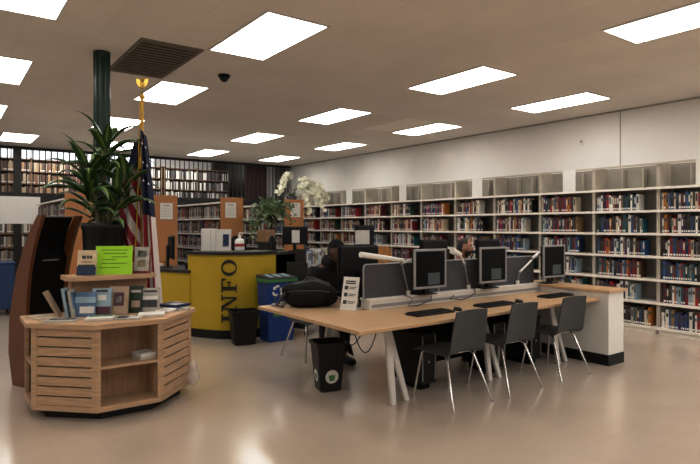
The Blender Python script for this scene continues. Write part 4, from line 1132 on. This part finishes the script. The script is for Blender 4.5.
# ------------------------------------------------------------------ people
def skin_mesh(chains,sub=1):
    """chains: list of lists of (pos, radius); each later chain may start with an index tuple (chain, node)"""
    vs=[];es=[];rs=[];ids={}
    for ci,chn in enumerate(chains):
        prev=None
        for ni,nd in enumerate(chn):
            if isinstance(nd[0],int): prev=ids[nd]; continue
            vs.append(nd[0]); rs.append(nd[1]); i=len(vs)-1; ids[(ci,ni)]=i
            if prev is not None: es.append((prev,i))
            prev=i
    me=bpy.data.meshes.new('tmp'); me.from_pydata(vs,es,[]); o=bpy.data.objects.new('tmp',me); COL.objects.link(o)
    o.modifiers.new('Skin','SKIN')
    sv=me.skin_vertices[0] if me.skin_vertices else None
    if sv is None:
        bpy.context.view_layer.objects.active=o; bpy.ops.mesh.customdata_skin_add(); sv=me.skin_vertices[0]
    for i,r in enumerate(rs): sv.data[i].radius=(r,r) if not isinstance(r,tuple) else r
    sv.data[0].use_root=True
    s=o.modifiers.new('Sub','SUBSURF'); s.levels=sub; s.render_levels=sub
    dg=bpy.context.evaluated_depsgraph_get(); dg.update()
    res=bpy.data.meshes.new_from_object(o.evaluated_get(dg)); bpy.data.objects.remove(o)
    return res
def person(label,loc,rz,skin,top_mat,trouser,cap,lean,head_turn,beard,slump=0.0,hood=False):
    # local: faces -Y, floor origin under the hips, seat at .46
    t=thing('person',label,'person',loc,rz)
    ly=lambda y,z: y-lean*max(0,(z-.5))
    hip=Vector((0,0,.55)); 
    V=lambda x,y,z: Vector((x,ly(y,z),.55+(z-.55)*(1-slump) if z>.55 else z))
    tor=[(V(0,.02,.55),.13),(V(0,.0,.70),.125),(V(0,-.02,.86),.14),(V(0,-.04,1.0),.145),(V(0,-.05,1.09),.075),(V(0,-.06,1.15),.055),(V(0,-.075,1.22),.06)]
    def arm(s): return [(0,3),(V(s*.17,-.04,1.03),.062),(V(s*.235,-.10,.90),.050),(V(s*.25,-.17,.79),.042),(V(s*.20,-.30,.775),.036),(V(s*.14,-.42,.765),.028),(V(s*.125,-.48,.765),.034)]
    def fingers(s,ci):
        out=[]; w=V(s*.125,-.48,.765)
        for k,(dx,ln) in enumerate(((.03,.07),(.01,.08),(-.01,.075),(-.03,.06))):
            out.append([(ci,6),(w+Vector((dx,-.035,.0)),.010),(w+Vector((dx*1.15,-.035-ln*.5,.004)),.009),(w+Vector((dx*1.2,-.035-ln,-.012)),.0075)])
        out.append([(ci,6),(w+Vector((-s*.035,.0,.0)),.011),(w+Vector((-s*.055,-.035,-.004)),.009)])
        return out
    def leg(s): return [(0,0),(Vector((s*.10,-.02,.53)),.085),(Vector((s*.13,-.42,.52)),.060),(Vector((s*.13,-.42,.30)),.052),(Vector((s*.13,-.40,.09)),.038),(Vector((s*.14,-.52,.045)),.035)]
    ch_=[tor,arm(1),arm(-1),leg(1),leg(-1)]+fingers(1,1)+fingers(-1,2)
    me=skin_mesh(ch_,1)
    # head joined in and fused by a voxel remesh
    hc=V(0,-.085,1.235)+Vector((0,-.02,.025 if hood else .075)); RM=Matrix.Rotation(head_turn,4,'Z')
    H=MB(); H.ell((0,0,0),(.076,.096,.118),0,24,18)
    nv=[]
    for x,y,z in H.v:
        if y<0: 
            y*= 1-.10*max(0,min(1,(-z)/.1)); 
        if z<-.03: x*=1-.28*min(1,(-z-.03)/.09); 
        if z<-.02 and y>0: y*=1-.35*min(1,(-z-.02)/.09)
        if -.02<z<.03 and y<-.06: y+=.008*(1 if abs(x)>.012 else 0)
        nv.append(Vector((x,y,z)))
    H.v=[tuple(v) for v in nv]
    H.slab([(0,-.022),(.026,-.016),(.018,0),(.004,.034),(0,.034)],(-.011,-.088,-.004),(0,-1,0),(0,0,1),(.022,0,0))   # nose
    H.ell((0,-.083,-.055),(.024,.014,.008)); H.ell((0,-.078,-.085),(.028,.02,.02))
    for s in (-1,1): H.ell((s*.076,.012,-.006),(.010,.022,.033))
    bm_v=[hc+RM@Vector(v) for v in H.v]
    vs=[v.co.copy() for v in me.vertices]; fs=[list(p.vertices) for p in me.polygons]; n=len(vs)
    vs+=bm_v; fs+=[[n+i for i in f] for f in H.f]
    bm=bpy.data.meshes.new('body'); bm.from_pydata(vs,[],fs); o=bpy.data.objects.new('tmp2',bm); COL.objects.link(o)
    r=o.modifiers.new('R','REMESH'); r.mode='VOXEL'; r.voxel_size=.0075; r.use_smooth_shade=True
    sm_=o.modifiers.new('S','SMOOTH'); sm_.iterations=3; sm_.factor=.5
    dg=bpy.context.evaluated_depsgraph_get(); dg.update(); fm_=bpy.data.meshes.new_from_object(o.evaluated_get(dg)); bpy.data.objects.remove(o)
    fm_.name='body'; fm_.materials.clear(); fm_.materials.append(M[skin]); bo=bpy.data.objects.new('body',fm_); COL.objects.link(bo); bo.parent=t
    # clothing
    def cloth(name,chs,mt):
        mm_=skin_mesh(chs,2); mm_.materials.clear(); mm_.materials.append(M[mt]); oo=bpy.data.objects.new(name,mm_); COL.objects.link(oo); oo.parent=t
        for p in mm_.polygons: p.use_smooth=True
    g=.016
    tt=[(a,b+g+ (.03 if i==0 else .012)) for i,(a,b) in enumerate(tor[:4])]+[(V(0,-.05,1.07),.10),(V(0,-.058,1.13),.085)]+([(V(0,-.066,1.19),.078)] if hood else [])
    def sl(s):
        A_=arm(s); return [A_[0]]+[(a,b+g) for a,b in A_[1:5]]+[(A_[5][0],.040)]
    cloth('hoodie' if cap else 'shirt',[tt,sl(1),sl(-1)],top_mat)
    if hood:
        cloth('hood',[[(V(0,-.02,1.06),.10),(V(0,-.03,1.13),.10),(V(0,-.035,1.20),.095)]],top_mat)
    def tl_(s):
        L_=leg(s); return [L_[0]]+[(a,b+.014) for a,b in L_[1:4]]+[(L_[4][0]+Vector((0,0,.02)),.055)]
    cloth('trousers',[[(tor[0][0],.150),(tor[0][0]+Vector((0,0,.08)),.142)],tl_(1),tl_(-1)],trouser)
    for s in (-1,1):
        q=MB(); q.ell((s*.138,-.47,.045),(.048,.13,.045),0,16,10,power=.8); q.build('shoe','black',t)
    # face details
    for s in (-1,1):
        q=MB(); q.ell(hc+RM@Vector((s*.030,-.080,.012)),(.010,.008,.007),0,10,8); q.ell(hc+RM@Vector((s*.030,-.0865,.012)),(.005,.003,.005),1,8,6); q.build('eye',['eye','hair'],t)
        q=MB(); q.tube([hc+RM@Vector((s*.014,-.092,.032)),hc+RM@Vector((s*.032,-.090,.038)),hc+RM@Vector((s*.05,-.076,.030))],.004,6); q.build('eyebrow','hair',t)
    q=MB(); q.ell(hc+RM@Vector((0,-.092,-.056)),(.022,.006,.006),0,12,8,mtx=RM); q.build('mouth','lip',t)
    def shell(fn,rad,name,mt,keep):
        q=MB(); q.ell((0,0,0),rad,0,28,20)
        vs=[Vector(v) for v in q.v]; fs=[f for f in q.f if all(keep(vs[i]) for i in f)]
        q2=MB(); q2.add([hc+RM@(fn(v)) for v in vs],fs,0,True); q2.build(name,mt,t)
    if cap:
        shell(lambda v:v,(.088,.108,.128),'cap','black_matte',lambda v:v.z>.028)
        q=MB(); pts=[(.075*math.cos(a),-.075-.10*math.sin(a)*1.0) for a in [PI*k/10 for k in range(11)]]
        q.add([hc+RM@Vector((x,y,.045-.18*max(0,-(y+.09)))) for x,y in pts]+[hc+RM@Vector((x,y,.051-.18*max(0,-(y+.09)))) for x,y in pts],[list(range(11)),list(range(21,10,-1))]+[(i,i+1,12+i,11+i) for i in range(10)]); q.build('cap_brim','black_matte',t)
        shell(lambda v:v,(.080,.104,.122),'hair','hair',lambda v:v.y>.02 and v.z<.04 and v.z>-.07)
    else:
        shell(lambda v:v,(.081,.103,.123),'hair','hair',lambda v:(v.z>.055 and v.y>-.05) or (v.y>.02 and v.z>-.05))
    if beard:
        def bf_(v):
            x,y,z=v
            if z<-.03: x*=1-.28*min(1,(-z-.03)/.09)
            return Vector((x,y,z))
        shell(bf_,(.079,.102,.122),'beard','hair',lambda v:v.z<-.035 and v.y<.01)
    return t
person('seated person in black cap and black hoodie leaning behind the backpack',(3.43,5.38,0),0,'skin_a','cloth_black','denim',True,.46,.45,False,.04,True)
person('seated man with short dark hair and beard behind the desk screens',(5.37,5.20,0),0,'skin_b','cloth_grey','denim',False,.30,.75,True,.13)

# ------------------------------------------------------------------ lights and camera
for (x,y,e) in ((.5,.2,34),(2.6,-.8,34),(5.2,-.8,34),(7.2,.3,30),(-2.2,2.5,30),(-2.2,6.5,30),(-2.0,10.5,24),(.5,-3.5,30),(4,-3.5,30)):  # area lamps added out of view for illumination, at unseen ceiling fixtures
    l=bpy.data.lights.new('unseen_ceiling_fill','AREA'); l.shape='RECTANGLE'; l.size=.6; l.size_y=1.24; l.energy=e; l.color=(1,.975,.94)
    o=bpy.data.objects.new('unseen_ceiling_fill',l); COL.objects.link(o); o.location=(x,y,CH-.02)
l=bpy.data.lights.new('upper_fill','AREA'); l.shape='RECTANGLE'; l.size=5; l.size_y=.4; l.energy=75; l.color=(1,.97,.93)  # unseen fill light added to brighten the upper level
o=bpy.data.objects.new('upper_fill',l); COL.objects.link(o); o.location=(4,YB+.45,CH-.03); o.rotation_euler=(math.radians(35),0,0)
l=bpy.data.lights.new('lower_lamp','AREA'); l.shape='RECTANGLE'; l.size=2; l.size_y=.4; l.energy=12; l.color=(1,.96,.9)
o=bpy.data.objects.new('lower_lamp',l); COL.objects.link(o); o.location=(1.5,YB+.4,2.0)
wd=bpy.data.worlds.new('world'); sc.world=wd; wd.use_nodes=True
wd.node_tree.nodes['Background'].inputs['Color'].default_value=(.9,.92,1,1); wd.node_tree.nodes['Background'].inputs['Strength'].default_value=.05
cam=bpy.data.cameras.new('camera'); co=bpy.data.objects.new('camera',cam); COL.objects.link(co)
co.location=(0,0,1.5); co.rotation_euler=(PI/2,0,-math.atan2(.5906,.807))
cam.sensor_width=36; cam.sensor_fit='HORIZONTAL'; cam.lens=560*36/700; cam.shift_y=-(232-226)/700; cam.clip_start=.05; cam.clip_end=100
sc.camera=co
sc.view_settings.view_transform='Standard'; sc.view_settings.look='None'; sc.view_settings.exposure=.0; sc.view_settings.gamma=1

sc.view_settings.use_curve_mapping=True
cmv=sc.view_settings.curve_mapping; cv=cmv.curves[3]
cv.points.new(.22,.165); cv.points.new(.70,.75); cmv.update()
